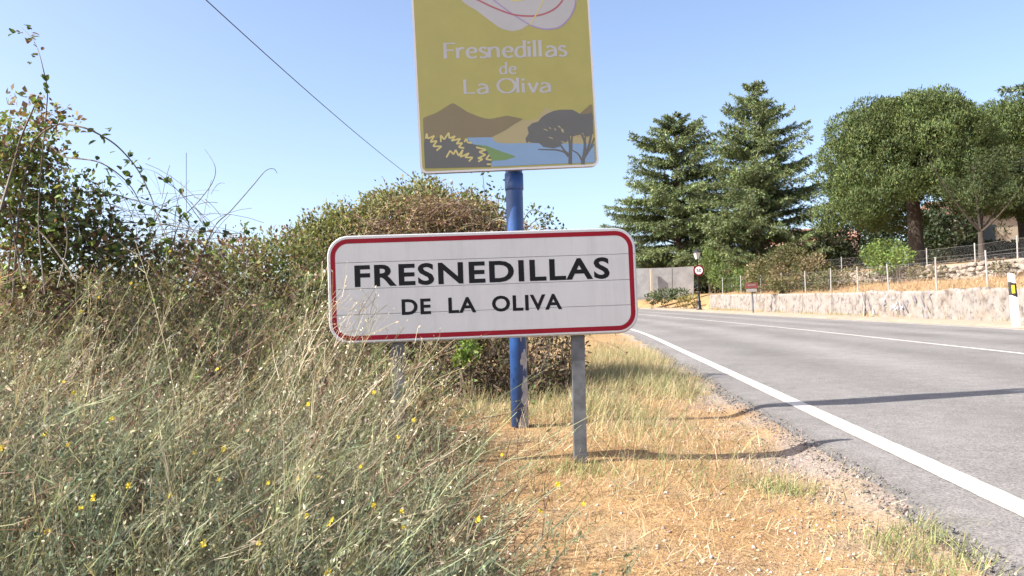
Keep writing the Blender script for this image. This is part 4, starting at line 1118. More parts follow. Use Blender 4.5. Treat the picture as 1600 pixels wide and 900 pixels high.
def vine_twigs():
    rg = np.random.default_rng(58); n = 1500
    px = rg.normal(700, 95, n); py = np.interp(px, [480, 560, 640, 720, 800, 870], [420, 345, 300, 305, 350, 400]) + np.abs(rg.normal(0, 60, n)) + 6
    B = np.stack([at(x_, y_, Y_) for x_, y_, Y_ in zip(px, py, rg.uniform(8.75, 9.1, n))])
    D = unit(rg.normal(size=(n, 3)) * np.array([1, 0.4, 0.8])); L = rg.uniform(0.1, 0.5, n); tt = np.linspace(0, 1, 5)
    P = B[:, None] + D[:, None] * (L[:, None] * tt)[..., None]; P[..., 2] -= 0.3 * L[:, None] * tt ** 2
    C = pick(rg, [(0.28, 0.20, 0.15), (0.20, 0.13, 0.10), (0.36, 0.29, 0.21)], n, 0.2)
    parts = [ribbons(P, np.full((n, 5), 0.0026), unit(np.cross(D, rg.normal(size=(n, 3)))), C)]
    for q in range(5):
        k = rg.integers(0, 5, n); sz = rg.uniform(0.02, 0.045, n)
        parts.append(leaves(P[np.arange(n), k], unit(D + rg.normal(0, .8, (n, 3))), sz, sz * 0.5, pick(rg, REDDRY + [(0.36, 0.30, 0.12)], n, 0.2), rg))
    tag(link('dead_vines', mesh_np('dead_vines', *join(parts)), M['straw'], None), 'withered brown vine twigs draped over the rounded bush', 'vines', None, 'stuff')
vine_twigs()
bush('scrub_bush', 'brownish scrub joining the brambles and the vine covered bush', [px_lobe(455, 438, 70, 78, 8.2, 0.6), px_lobe(385, 452, 70, 84, 7.6, 0.6), px_lobe(310, 464, 70, 84, 7.0, 0.6), px_lobe(480, 520, 70, 90, 7.6, 0.6), px_lobe(400, 560, 90, 90, 7.0, 0.6), px_lobe(240, 500, 80, 80, 6.4, 0.6), px_lobe(160, 500, 90, 80, 6.2, 0.5), px_lobe(60, 500, 90, 80, 6.0, 0.5)],
     6500, 0.040, [(0.13, 0.155, 0.06), (0.17, 0.19, 0.075), (0.11, 0.135, 0.05), (0.20, 0.15, 0.10), (0.21, 0.225, 0.095)], 52, patch_cols=(2.3, 0.2, [(0.17, 0.11, 0.075), (0.23, 0.16, 0.105), (0.11, 0.075, 0.055)]), wid=0.6, stems=26)
bush('leafy_sprout', 'fresh green leafy shoot under the town board beside the blue pole', [px_lobe(735, 545, 14, 22, 7.3, 0.08), px_lobe(722, 560, 12, 14, 7.3, 0.08)], 9000, 0.055, [(0.14, 0.21, 0.05), (0.19, 0.26, 0.07)], 53, wid=0.4, stems=2)
def twiggy(name, label, stems_px, Y, cols, seed, leaf=0.035, n=70, spread=0.05, r=0.007, cat='shrub'):
    rg = np.random.default_rng(seed)
    b0 = at(*stems_px[0][0], Y); b = gpt(b0[0], b0[1])
    root = empty(name, b); tag(root, label, cat)
    PP = []
    for st in stems_px:
        pts = smooth_poly([tuple(at(x, y, Y + rg.uniform(-0.1, 0.1)) - b) for x, y in st], 5)
        mb = MB(); tube_path(mb, pts, r, r * 0.35, 5); mb.build('stem', M['cane'], root)
        pts = np.array(pts)
        i = rg.integers(len(pts) // 3, len(pts), n)
        PP.append(pts[i] + rg.normal(0, spread, (n, 3)))
    PP = np.concatenate(PP)
    V, Q, C = leaves(PP, rg.normal(size=PP.shape), rg.uniform(0.6, 1.3, len(PP)) * leaf, leaf * 0.6, pick(rg, cols, len(PP), 0.2), rg)
    link('foliage', mesh_np('foliage', V, Q, C), M['leaf'], root)
twiggy('sapling', 'slender twiggy sapling rising between the two boards beside the blue pole', [[(772, 470), (766, 400), (762, 340), (757, 300), (754, 268)], [(764, 370), (775, 330), (782, 300)], [(772, 400), (785, 350), (800, 312)], [(770, 400), (775, 355), (790, 330)]], 9.0, [(0.07, 0.10, 0.035), (0.11, 0.13, 0.045)], 71, leaf=0.05, n=55, spread=0.07)
twiggy('arching_shrub', 'loose arching twigs hanging out to the right of the blue pole', [[(800, 400), (818, 345), (832, 328), (850, 335), (868, 352)], [(802, 410), (822, 360), (845, 340), (862, 345)], [(800, 420), (826, 372), (850, 358), (880, 362)]], 9.0, [(0.06, 0.09, 0.035), (0.10, 0.11, 0.045)], 72, leaf=0.045, n=60, spread=0.06)

# bramble with arching canes; single leaves are objects
bram = empty('bramble_bush', gpt(*at(60, 470, 4.8)[:2]))
BB = np.array(bram.location)
tag(bram, 'tangled bramble with long arching canes and dark green leaves beside the dry weeds', 'bramble')
def leaf_mesh(name, col, L, W, fold):
    vs = [(0, 0, 0), (L * 0.22, W * 0.40, fold), (L * 0.55, W * 0.5, fold * 1.1), (L * 0.85, W * 0.24, fold * 0.6), (L, 0, -fold * 0.4), (L * 0.85, -W * 0.24, fold * 0.6), (L * 0.55, -W * 0.5, fold * 1.1), (L * 0.22, -W * 0.40, fold), (L * 0.5, 0, 0)]
    fs = [(0, 8, 2, 1), (8, 4, 3, 2), (0, 7, 6, 8), (8, 6, 5, 4)]
    me = bpy.data.meshes.new(name); me.from_pydata(vs, [], fs)
    ca = me.color_attributes.new('Col', 'FLOAT_COLOR', 'POINT')
    for d_ in ca.data: d_.color = (*col, 1)
    me.materials.append(M['leaf']); return me
LM = [leaf_mesh('leaf', c, L, W, 0.006) for c, L, W in (((0.075, 0.115, 0.04), 0.062, 0.048), ((0.10, 0.15, 0.05), 0.056, 0.045), ((0.15, 0.21, 0.06), 0.066, 0.052), ((0.06, 0.085, 0.038), 0.05, 0.038), ((0.17, 0.10, 0.06), 0.045, 0.03), ((0.26, 0.26, 0.07), 0.05, 0.04), ((0.035, 0.06, 0.028), 0.06, 0.045))]
rgb = np.random.default_rng(99)
CANES = [([(20, 470), (30, 330), (50, 230), (85, 196), (125, 198), (155, 210), (185, 230), (215, 265), (235, 305), (245, 335), (262, 375), (275, 420)], 4.6, 0.0065, 26, 1),
         ([(10, 460), (25, 330), (65, 230), (100, 245), (150, 252), (185, 272), (210, 300), (230, 345), (240, 380)], 4.7, 0.0055, 22, 1),
         ([(70, 460), (60, 330), (72, 180), (74, 140), (68, 110), (60, 80), (50, 60), (33, 42)], 4.5, 0.0042, 14, 2),
         ([(0, 320), (75, 303), (150, 300), (200, 310), (260, 330), (290, 345)], 4.9, 0.005, 16, 1),
         ([(60, 350), (100, 345), (175, 347), (250, 350), (310, 360), (360, 365), (390, 362)], 4.8, 0.005, 22, 1),
         ([(255, 430), (280, 350), (310, 315), (332, 285), (336, 260), (320, 233)], 5.0, 0.0038, 0, 1),
         ([(300, 440), (333, 358), (360, 330), (395, 290), (415, 267), (428, 264), (433, 271)], 5.0, 0.0042, 0, 1),
         ([(330, 400), (320, 358), (310, 340), (280, 300), (245, 270), (215, 262)], 5.1, 0.003, 4, 1),
         ([(272, 420), (275, 330), (283, 300), (296, 282)], 5.1, 0.0022, 2, 1),
         ([(0, 330), (20, 260), (33, 215), (52, 170), (60, 150)], 4.3, 0.008, 8, 3),
         ([(90, 450), (105, 380), (100, 330), (95, 280)], 4.4, 0.0045, 6, 3),
         ([(150, 450), (165, 380), (175, 330), (150, 290), (120, 268)], 4.8, 0.0045, 16, 1),
         ([(200, 450), (225, 380), (250, 330), (262, 300)], 4.9, 0.004, 12, 1),
         ([(120, 440), (70, 370), (20, 335), (-20, 325)], 4.4, 0.005, 14, 1),
         ([(35, 440), (15, 330), (5, 240), (-15, 200)], 4.6, 0.005, 16, 1)]
for pts, Y, r, nl, kind in CANES:
    Y2 = Y
    w = smooth_poly([tuple(at(x, y, Y2 + 0.15 * math.sin(i * 1.1)) - BB) for i, (x, y) in enumerate(pts)], 5)
    mb = MB(); tube_path(mb, w, r, r * 0.3, 6); mb.build('cane', M['cane'], bram)
    w = np.array(w)
    for _ in range(nl):
        if sum(1 for c_ in bram.children if c_.name.startswith('leaf')) > 296: break
        k = rgb.integers(len(w) // 4, len(w)); p = w[k] + rgb.normal(0, 0.03, 3)
        dirb = unit(rgb.normal(size=3) + np.array([0, -0.2, 0.1]))
        nlf = 3 if rgb.uniform() < 0.55 else 1
        for q in range(nlf):
            if kind == 2: mi = rgb.choice([4, 4, 3, 0])
            else: mi = rgb.choice(7, p=[.24, .2, .12, .18, .08, .03, .15])
            o = link('leaf', LM[mi], None, bram)
            o.location = p
            o.rotation_mode = 'QUATERNION'
            dv = unit(dirb + rgb.normal(0, 0.55, 3))
            o.rotation_quaternion = Vector(dv).to_track_quat('X', 'Z') @ Vector((0, 0, 1)).rotation_difference(Vector((0, rgb.normal(0, 0.5), 1)).normalized())
            o.scale = [rgb.uniform(0.42, 0.9)] * 3
if True:
    PP = []; CC = []
    for (px, py, rx, ry, Y, n, dead) in ((25, 290, 70, 85, 4.9, 1900, .25), (110, 370, 95, 60, 5.0, 1800, .25), (40, 230, 60, 55, 4.9, 800, .35), (200, 400, 80, 45, 5.1, 700, .3), (20, 400, 80, 80, 4.9, 900, .4), (70, 175, 30, 28, 4.7, 170, .75), (290, 400, 60, 30, 5.3, 300, .5), (60, 470, 100, 50, 5.0, 700, .8), (125, 300, 60, 40, 4.9, 260, .2)):
        d_ = unit(rgb.normal(size=(n, 3))) * rgb.uniform(0, 1, (n, 1)) ** 0.4
        c = at(px, py, Y); PP.append(c - BB + d_ * np.array([rx / F_PX * Y, 0.35, ry / F_PX * Y]))
        col = pick(rgb, [(0.12, 0.165, 0.055), (0.165, 0.215, 0.07), (0.085, 0.12, 0.045), (0.22, 0.26, 0.09)], n, 0.2)
        m = rgb.uniform(size=n) < dead; col[m] = pick(rgb, [(0.15, 0.09, 0.06), (0.10, 0.065, 0.05), (0.22, 0.15, 0.10)], int(m.sum()), 0.25)
        CC.append(col)
    PP = np.concatenate(PP); CC = np.concatenate(CC)
    s_ = rgb.uniform(0.022, 0.05, len(PP))
    V, Q, C = leaves(PP, rgb.normal(size=PP.shape) + np.array([0, -.2, .2]), s_, s_ * 0.72, CC, rgb, np.array([-0.7, -0.5, 0.7]) + rgb.normal(0, 0.75, PP.shape))
    o = link('foliage', mesh_np('foliage', V, Q, C), M['leaf'], bram); o['kind'] = 'stuff'
    # dead twigs inside
    n = 900
    c0 = np.stack([at(px, py, Y) for px, py, Y in zip(rgb.uniform(-40, 330, n), rgb.uniform(300, 560, n), rgb.uniform(4.7, 5.4, n))]) - BB
    dv = unit(rgb.normal(size=(n, 3)) * np.array([1, .5, .8])); L = rgb.uniform(0.12, 0.5, n)
    tt = np.linspace(0, 1, 5)
    P = c0[:, None] + dv[:, None] * (L[:, None] * tt)[..., None]; P[..., 2] -= 0.25 * (L[:, None] * tt ** 2)
    V, Q, C = ribbons(P, np.full((n, 5), 0.0016), unit(np.cross(dv, rgb.normal(size=(n, 3)))), pick(rgb, [(0.16, 0.11, 0.085), (0.10, 0.065, 0.055), (0.30, 0.25, 0.19)], n, 0.2))
    o = link('dead_twigs', mesh_np('dead_twigs', V, Q, C), M['straw'], bram); o['kind'] = 'stuff'

# ------------------------------------------------------------------ weeds: dense dry stems, uncountable
def x_edge(y):                           # right limit of the weed mass at distance y
    return np.interp(y, [1.5, 2.2, 3.2, 4.4, 5.5, 7.0], [0.0, -0.08, -0.22, -0.48, -0.75, -1.2])
def scatter(rg, n, y0, y1, soft=0.25, left=1.0):
    y = y0 + (y1 - y0) * rg.uniform(0, 1, n) ** 0.9
    xl = -(0.68 * y + 0.5) * left
    xe = x_edge(y)
    x = xl + (xe - xl) * rg.uniform(0, 1, n) + np.abs(rg.normal(0, soft, n)) * (rg.uniform(size=n) < 0.18)
    return x, y, gz(x, y)
def weed_mass(name, label, n, y0, y1, hmin, hmax, cols, seed, lean=(0.22, 0.0), nbr=6, hw=0.0013, tipcols=None, ntip=5, leansd=0.5, brl=(0.14, 0.4), K=6, mat='straw', tips=(0.008, 0.02), soft=0.25):
    rg = np.random.default_rng(seed)
    x, y, z = scatter(rg, n, y0, y1, soft)
    B = np.stack([x, y, z - 0.02], 1)
    edge = np.clip((x_edge(y) - x) / 0.9, 0.0, 1)
    L = (hmin + (hmax - hmin) * rg.uniform(0, 1, n) ** 1.6) * (0.55 + 0.45 * edge) * np.where((x < -1.2) & (y > 2.8), 0.82, 1.0)
    clump = wob(x, y, 3.1, seed % 9) + 0.5 * wob(x, y, 7.0, seed % 5); L = L * np.clip(0.82 + 0.34 * clump, 0.4, 1.4)
    D = unit(np.stack([lean[0] + rg.normal(0, leansd, n), lean[1] + rg.normal(0, leansd, n), np.ones(n)], 1))
    bend = np.stack([0.22 + rg.normal(0, 0.38, n), rg.normal(0, 0.35, n), -0.14 + rg.normal(0, 0.14, n)], 1)
    tt = np.linspace(0, 1, K)
    P = B[:, None] + D[:, None] * (L[:, None] * tt)[..., None] + bend[:, None] * (L[:, None] * tt ** 2)[..., None] * 0.6
    C = pick(rg, cols, n, 0.22)
    W = hw * rg.uniform(0.7, 1.5, n)[:, None] * (1 - 0.65 * tt)[None]
    parts = [ribbons(P, W, unit(np.cross(D, rg.normal(size=(n, 3)))), C)]
    tipP, tipD, tipC = [], [], []
    for b_ in range(nbr):
        t0 = rg.uniform(0.25, 0.95, n)
        k0 = t0 * (K - 1); i0 = np.clip(k0.astype(int), 0, K - 2); w = (k0 - i0)[:, None]
        S = P[np.arange(n), i0] * (1 - w) + P[np.arange(n), i0 + 1] * w
        d0 = unit(P[np.arange(n), i0 + 1] - P[np.arange(n), i0])
        d1 = unit(d0 + rg.normal(0, 0.62, (n, 3)) + np.array([0.05, 0, 0.15]))
        l1 = L * rg.uniform(brl[0], brl[1], n) * (1.1 - 0.5 * t0)
        t4 = np.linspace(0, 1, 3)
        PB = S[:, None] + d1[:, None] * (l1[:, None] * t4)[..., None] + (d0 - d1)[:, None] * (l1[:, None] * t4 ** 2)[..., None] * 0.35
        parts.append(ribbons(PB, hw * 0.7 * np.ones((n, 1)) * (1 - 0.6 * t4)[None], unit(np.cross(d1, rg.normal(size=(n, 3)))), C * rg.uniform(0.8, 1.25, (n, 1))))
        for q in range(max(1, ntip // 3)):
            f = rg.uniform(0.3, 1.0, (n, 1))
            tipP.append(S + d1 * l1[:, None] * f + rg.normal(0, 0.004, (n, 3))); tipD.append(unit(d1 + rg.normal(0, 0.6, (n, 3)))); tipC.append(pick(rg, tipcols if tipcols else cols, n, 0.2))
    tipP = np.concatenate(tipP); tipD = np.concatenate(tipD); tipC = np.concatenate(tipC)
    sz = rg.uniform(tips[0], tips[1], len(tipP))
    parts.append(leaves(tipP, tipD, sz, sz * 0.42, tipC, rg))
    o = link(name, mesh_np(name, *join(parts)), M[mat], None)
    return tag(o, label, 'weeds', None, 'stuff')
GREY_G = [(0.21, 0.22, 0.13), (0.27, 0.27, 0.17), (0.16, 0.175, 0.10), (0.33, 0.31, 0.20)]
STRAW = [(0.46, 0.37, 0.22), (0.54, 0.45, 0.29), (0.36, 0.28, 0.16), (0.60, 0.52, 0.36)]
PALE = [(0.55, 0.50, 0.38), (0.46, 0.43, 0.30), (0.62, 0.57, 0.45)]
weed_mass('green_weeds', 'dense grey green weeds with thin branching stems leaning right beside the town board', 2300, 1.8, 5.4, 0.34, 1.06, GREY_G, 201, nbr=12, tipcols=GREY_G * 3 + PALE, ntip=6, hw=0.0018, tips=(0.006, 0.018), brl=(0.08, 0.26))
weed_mass('straw_weeds', 'pale straw coloured dry stems standing among the green weeds', 420, 2.5, 5.6, 0.45, 1.15, STRAW + PALE, 202, nbr=9, tipcols=PALE, ntip=9, hw=0.0017, leansd=0.55, brl=(0.06, 0.2), tips=(0.008, 0.018))
weed_mass('brown_weeds', 'reddish brown dead stems deep among the weeds', 2500, 2.2, 6.4, 0.3, 0.92, [(0.15, 0.095, 0.07), (0.10, 0.065, 0.05), (0.20, 0.135, 0.095), (0.07, 0.048, 0.04)], 203, nbr=9, tipcols=REDDRY, ntip=3, hw=0.0020, lean=(0.15, 0), leansd=0.7, brl=(0.1, 0.3))
weed_mass('bramble_tangle', 'tangled olive and reddish brown dry bramble stems left of the town board', 1700, 4.4, 7.2, 0.8, 1.5, [(0.24, 0.16, 0.115), (0.21, 0.20, 0.11), (0.30, 0.22, 0.15), (0.16, 0.15, 0.08), (0.36, 0.30, 0.21)], 205, nbr=12, tipcols=[(0.17, 0.20, 0.075), (0.26, 0.18, 0.12), (0.34, 0.29, 0.19), (0.13, 0.165, 0.06), (0.16, 0.22, 0.075), (0.20, 0.245, 0.09)], ntip=9, hw=0.0024, lean=(0.1, 0), leansd=0.6, tips=(0.012, 0.034), brl=(0.08, 0.25))
weed_mass('sage_weeds', 'soft bluish green weed clumps along the front of the weed bed', 2000, 1.7, 3.5, 0.25, 0.66, [(0.17, 0.205, 0.135), (0.23, 0.26, 0.17), (0.12, 0.15, 0.095)], 204, nbr=10, ntip=6, tips=(0.008, 0.020), lean=(0.2, 0), hw=0.0016, brl=(0.1, 0.3))
def corner_stems():
    rg = np.random.default_rng(210); n = 62; K = 8
    px = rg.uniform(470, 690, n); top = np.interp(px, [470, 560, 690], [420, 470, 560]) + rg.uniform(-10, 90, n); Y = rg.uniform(3.5, 4.2, n)
    T = np.stack([at(a_, b_, c_) for a_, b_, c_ in zip(px, top, Y)])
    B = T - np.stack([rg.uniform(0.15, 0.5, n), rg.normal(0, 0.1, n), np.zeros(n)], 1); B[:, 2] = gz(B[:, 0], B[:, 1])
    tt = np.linspace(0, 1, K)[None, :, None]
    mid = (B + T) / 2 + np.stack([-rg.uniform(0, 0.08, n), np.zeros(n), rg.uniform(0, 0.06, n)], 1)
    P = B[:, None] * (1 - tt) ** 2 + 2 * mid[:, None] * tt * (1 - tt) + T[:, None] * tt ** 2
    C = pick(rg, PALE + STRAW + GREY_G, n, 0.15); D = unit(T - B)
    parts = [ribbons(P, 0.0019 * (1 - 0.55 * tt[..., 0]) * np.ones((n, 1)), unit(np.cross(D, rg.normal(size=(n, 3)))), C)]
    for q in range(9):
        k = rg.integers(3, K, n); S = P[np.arange(n), k]; d1 = unit(D + rg.normal(0, 0.5, (n, 3))); l1 = rg.uniform(0.03, 0.15, n)
        PB = S[:, None] + d1[:, None] * (l1[:, None] * np.linspace(0, 1, 4)[None])[..., None]
        parts.append(ribbons(PB, np.full((n, 4), 0.0011), unit(np.cross(d1, rg.normal(size=(n, 3)))), C))
        sz = rg.uniform(0.008, 0.02, n); parts.append(leaves(PB[:, -1], unit(d1 + rg.normal(0, .5, (n, 3))), sz, sz * 0.5, pick(rg, PALE, n, 0.15), rg))
    tag(link('dry_stalks', mesh_np('dry_stalks', *join(parts)), M['straw'], None), 'wiry pale stalks crossing the lower left corner of the town board', 'weeds', None, 'stuff')
corner_stems()
# flowering weeds: every yellow flower head that shows has its own plant
fl_mesh = None
def flower_mesh():
    mb = []
    vs = [(0, 0, 0.004)]; fs = []
    n = 11
    for k in range(n):
        a = k * 2 * math.pi / n; r = 0.0078 * (0.85 + 0.3 * ((k * 7) % 5) / 5)
        i = len(vs)
        vs += [(-0.001 * math.cos(a), -0.001 * math.sin(a), 0.003), (r * math.cos(a - .26), r * math.sin(a - .26), 0.002 + 0.004 * (k % 2)), (r * math.cos(a + .26), r * math.sin(a + .26), 0.002 + 0.004 * ((k + 1) % 2))]
        fs.append((i, i + 1, i + 2))
    me = bpy.data.meshes.new('flower'); me.from_pydata(vs, [], fs); me.materials.append(M['petal']); return me
M['weedstem'] = plain('weed_stem', (0.24, 0.24, 0.13), 0.7, 0, 0.2, 20)
M['petal'] = plain('yellow_petal', (0.55, 0.42, 0.03), 0.6, 0, 0.1, 50)
FM = flower_mesh()
FL = [(127, 487, 4.2), (155, 465, 4.3), (205, 443, 4.4), (213, 415, 4.5), (266, 393, 4.8), (100, 598, 3.4), (115, 614, 3.3), (340, 578, 3.9), (175, 655, 3.0), (107, 696, 2.8), (305, 708, 3.0), (350, 702, 3.1), (343, 750, 2.9), (202, 760, 2.6), (148, 778, 2.5), (128, 794, 2.5), (320, 850, 2.4),
      (75, 832, 2.4), (420, 755, 2.9), (483, 632, 3.6), (466, 750, 2.9), (480, 808, 2.6), (515, 820, 2.6), (520, 813, 2.6), (585, 614, 4.0), (621, 684, 3.4), (647, 657, 3.8), (630, 824, 2.6), (628, 800, 2.6), (564, 730, 2.9), (748, 813, 2.6), (785, 711, 3.3), (845, 798, 2.8), (912, 788, 2.8), (872, 758, 3.0), (585, 790, 2.6), (405, 848, 2.4), (513, 895, 2.3), (498, 745, 2.9), (268, 775, 2.6), (70, 680, 2.8), (5, 700, 2.7)]
for i, (px, py, Y) in enumerate(FL):
    Y = Y * 0.84; p = at(px, py, Y); g = gpt(p[0] - random.uniform(0.05, 0.3), p[1] + random.uniform(-0.1, 0.1))
    if p[2] < g[2] + 0.06: p[2] = g[2] + 0.08
    root = empty('flowering_weed', g)
    tag(root, 'yellow flowered weed standing alone on the dry orange verge' if px > 700 else 'yellow flowered weed against the tangled brambles at the back of the weed bed' if py < 500 else 'yellow flowered weed with a wiry stem among the dense grey green weeds', 'weed', 'yellow flowers on the verge' if px > 700 else 'yellow flowers by the brambles' if py < 500 else 'yellow flowers in the weed bed')
    e = p - g; mid = np.array([e[0] * 0.25, e[1] * 0.4, e[2] * 0.55])
    mb = MB(); tube_path(mb, [tuple(2 * mid * t * (1 - t) + e * t * t) for t in np.linspace(0, 1, 7)], 0.0022, 0.0012, 4); st = mb.build('stem', M['weedstem'] if 'weedstem' in M else M['cane'], root)
    o = link('flower', FM, None, root); o.location = e; o.scale = [random.uniform(0.8, 1.25)] * 3
    o.rotation_euler = (random.uniform(0.5, 1.3), random.uniform(-0.5, 0.2), random.uniform(-0.6, 0.6))

# ------------------------------------------------------------------ verge: thatch, tufts, gravel
def blades(name, label, x, y, hl, hh, cols, seed, flatness=0.5, hw=0.0014, K=4, cat='grass', lean=(0.1, 0)):
    rg = np.random.default_rng(seed); n = len(x)
    B = np.stack([x, y, gz(x, y) - 0.004], 1)
    L = rg.uniform(hl, hh, n)
    fl = np.abs(rg.normal(0, flatness, n))
    a = rg.uniform(0, 2 * math.pi, n)
    D = unit(np.stack([np.cos(a) * fl + lean[0], np.sin(a) * fl + lean[1], np.full(n, 0.55)], 1))
    tt = np.linspace(0, 1, K)
    P = B[:, None] + D[:, None] * (L[:, None] * tt)[..., None]
    P[..., 2] -= (L * rg.uniform(0.0, 0.45, n) * D[:, 2])[:, None] * tt ** 2
    W = hw * rg.uniform(0.7, 1.5, n)[:, None] * (1 - 0.8 * tt)[None]
    V, Q, C = ribbons(P, W, unit(np.cross(D, rg.normal(size=(n, 3)))), pick(rg, cols, n, 0.2))
    return tag(link(name, mesh_np(name, V, Q, C), M['straw'], None), label, cat, None, 'stuff')
rg = np.random.default_rng(301)
def verge_pts(n, s0, s1, d0, d1, rg, bias=1.0, dens=None):
    s = s0 + (s1 - s0) * rg.uniform(0, 1, n) ** bias
    d_ = rg.uniform(d0, d1, n)
    t = TE + 0.05 * wob(s, s * 0.3, 2.1) - d_
    P = road_pt(s, t)
    if dens is not None:
        k = dens(P[:, 0], P[:, 1], d_) > rg.uniform(0, 1, n); P = P[k]
    return P[:, 0], P[:, 1]
VST = [(0.47, 0.345, 0.20), (0.54, 0.41, 0.25), (0.40, 0.28, 0.16), (0.58, 0.47, 0.31), (0.48, 0.325, 0.185)]
dn = lambda x, y, d_: np.clip(0.15 + 0.9 * sstep((d_ - 0.05) / 0.5) * (0.55 + 0.5 * wob(x, y, 2.3, 7)), 0.04, 1)
x, y = verge_pts(46000, 1.2, 14, 0.0, 2.9, rg, 1.5, dn)
blades('dry_thatch', 'flattened dry straw covering the orange verge', x, y, 0.03, 0.11, VST, 302, 0.9, 0.0013, 3)
x, y = verge_pts(12000, 2.0, 22, 0.25, 3.2, rg, 1.3, lambda x, y, d_: np.clip(0.1 + 0.9 * (wob(x, y, 1.6, 2) > 0.1), 0, 1))
blades('dry_grass', 'upright dry grass tufts on the verge around the sign posts', x, y, 0.03, 0.13, VST + STRAW, 303, 0.7, 0.0014, 4)
x, y = verge_pts(26000, 3.6, 26, 0.1, 3.0, rg, 1.0, lambda x, y, d_: np.clip(1.4 * (wob(x, y, 1.15, 5) - 0.15) * sstep((d_ - 0.05) / 0.35), 0, 1))
blades('green_grass', 'half green grass growing between sign posts and road edge', x, y, 0.06, 0.26, [(0.20, 0.23, 0.10), (0.27, 0.28, 0.13), (0.34, 0.31, 0.15), (0.16, 0.20, 0.09)], 304, 0.4, 0.0016, 4)
gx, gy = [], []
for px, py, n, rx_, ry_ in ((980, 590, 5200, 0.42, 0.9), (1010, 560, 4200, 0.5, 1.6), (930, 640, 1300, 0.25, 0.5), (1040, 610, 1000, 0.2, 0.5), (780, 650, 1100, 0.4, 0.3), (1000, 680, 500, 0.3, 0.35)):
    Y = 6.0
    for _ in range(14):
        p = at(px, py, Y); Y = Y + (p[2] - float(gz(p[0], p[1]))) * 4.0
    gx.append(p[0] + rg.normal(0, rx_, n)); gy.append(p[1] + rg.normal(0, ry_, n))
gx, gy = np.concatenate(gx), np.concatenate(gy)
_s, _t = st_of(gx, gy); kk = _t < TE - 0.12; gx, gy = gx[kk], gy[kk]
blades('tall_verge_grass', 'taller fading green and straw grass behind the sign posts towards the road', gx, gy, 0.06, 0.30, [(0.25, 0.26, 0.12), (0.34, 0.32, 0.17), (0.46, 0.39, 0.23), (0.19, 0.22, 0.10), (0.54, 0.45, 0.28)], 308, 0.35, 0.0018, 4)
# fresh green tufts by the asphalt
tx, ty = [], []
for px, py, n, r in ((1415, 850, 420, 0.09), (1470, 888, 460, 0.11), (1210, 765, 220, 0.07), (1500, 830, 260, 0.06), (1235, 770, 140, 0.06), (720, 705, 500, 0.10), (900, 735, 500, 0.12), (820, 620, 600, 0.25), (950, 640, 700, 0.22), (600, 760, 300, .2)):
    Y = 3.0
    for _ in range(12):
        p = at(px, py, Y); Y = Y + (p[2] - float(gz(p[0], p[1]))) * 2.0
    tx.append(p[0] + rg.normal(0, r, n)); ty.append(p[1] + rg.normal(0, r, n))
blades('green_tufts', 'short fresh green grass tufts near the asphalt edge and post feet', np.concatenate(tx), np.concatenate(ty), 0.03, 0.11, [(0.22, 0.25, 0.10), (0.29, 0.30, 0.13), (0.36, 0.33, 0.17), (0.18, 0.21, 0.09)], 305, 0.45, 0.0016, 4)
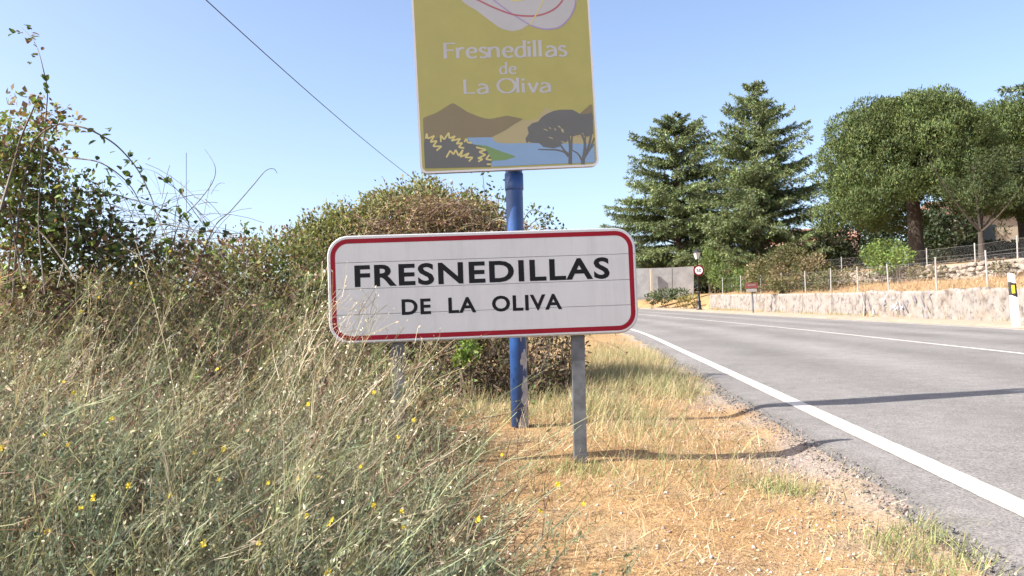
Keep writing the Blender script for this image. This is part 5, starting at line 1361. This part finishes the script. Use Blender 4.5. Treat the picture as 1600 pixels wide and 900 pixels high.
# gravel
def gravel(name, label, n, d0, d1, s0, s1, r0, r1, seed, cols):
    rg = np.random.default_rng(seed)
    s = s0 + (s1 - s0) * rg.uniform(0, 1, n) ** 1.5; d_ = d0 + (d1 - d0) * np.abs(rg.normal(0, 0.5, n))
    t = TE + 0.05 * wob(s, s * 0.3, 2.1) - d_
    P = road_pt(s, t); P[:, 2] = gz(P[:, 0], P[:, 1]) + 0.002
    P[:, 2] = np.where(d_ < 0.0, road_pt(s, t)[:, 2] + 0.003, P[:, 2])
    base = np.array([(1, 0, 0), (-1, 0, 0), (0, 1, 0), (0, -1, 0), (0, 0, 1), (0, 0, -1)], float)
    Rr = (r0 + (r1 - r0) * rg.uniform(0, 1, n) ** 3)[:, None, None]
    V = P[:, None] + base[None] * Rr * rg.uniform(0.6, 1.2, (n, 6, 1)) * np.array([1, 1, 0.7]) + rg.normal(0, 0.25, (n, 6, 3)) * Rr
    tri = np.array([(0, 2, 4), (2, 1, 4), (1, 3, 4), (3, 0, 4), (2, 0, 5), (1, 2, 5), (3, 1, 5), (0, 3, 5)])
    Q = (np.arange(n)[:, None, None] * 6 + tri[None]).reshape(-1, 3)
    C = np.repeat(pick(rg, cols, n, 0.2), 6, 0)
    me = mesh_np(name, V.reshape(-1, 3), Q, C)
    return tag(link(name, me, M['grit'], None), label, 'gravel', None, 'stuff')
M['grit'] = leafy('grit', 0.0, 0.9)
gravel('gravel', 'loose grey gravel crumbling along the asphalt edge', 11000, -0.02, 0.34, 1.2, 16, 0.002, 0.011, 401, [(0.17, 0.15, 0.14), (0.24, 0.21, 0.19), (0.11, 0.10, 0.095), (0.30, 0.25, 0.21), (0.09, 0.08, 0.08)])
gravel('pebbles', 'scattered pebbles and grit over the bare patches of the verge', 5000, 0.1, 1.6, 1.2, 10, 0.003, 0.010, 402, [(0.40, 0.32, 0.26), (0.30, 0.25, 0.22), (0.50, 0.42, 0.35)])
# dry grass on the bank and at the wall foot
rg = np.random.default_rng(77)
n = 14000
s = rg.uniform(16, 56, n); u = rg.uniform(0.4, 4.1, n)
P = road_pt(s, TW + u)
blades('bank_grass', 'dry orange grass on the bank above the low white wall', P[:, 0], P[:, 1], 0.08, 0.35, [(0.40, 0.28, 0.16), (0.46, 0.34, 0.20), (0.33, 0.22, 0.125)], 306, 0.5, 0.006, 3)
n = 5000
s = rg.uniform(14, 57, n); u = -np.abs(rg.normal(0.02, 0.16, n)) - 0.03
k = wob(s, s, 0.9, 4) + rg.normal(0, 0.3, n) > 0.15
P = road_pt(s[k], TW + u[k])
blades('wall_foot_grass', 'dry grass and weeds at the foot of the low white wall', P[:, 0], P[:, 1], 0.06, 0.32, [(0.52, 0.38, 0.20), (0.36, 0.32, 0.15), (0.25, 0.25, 0.11)], 307, 0.4, 0.006, 3)
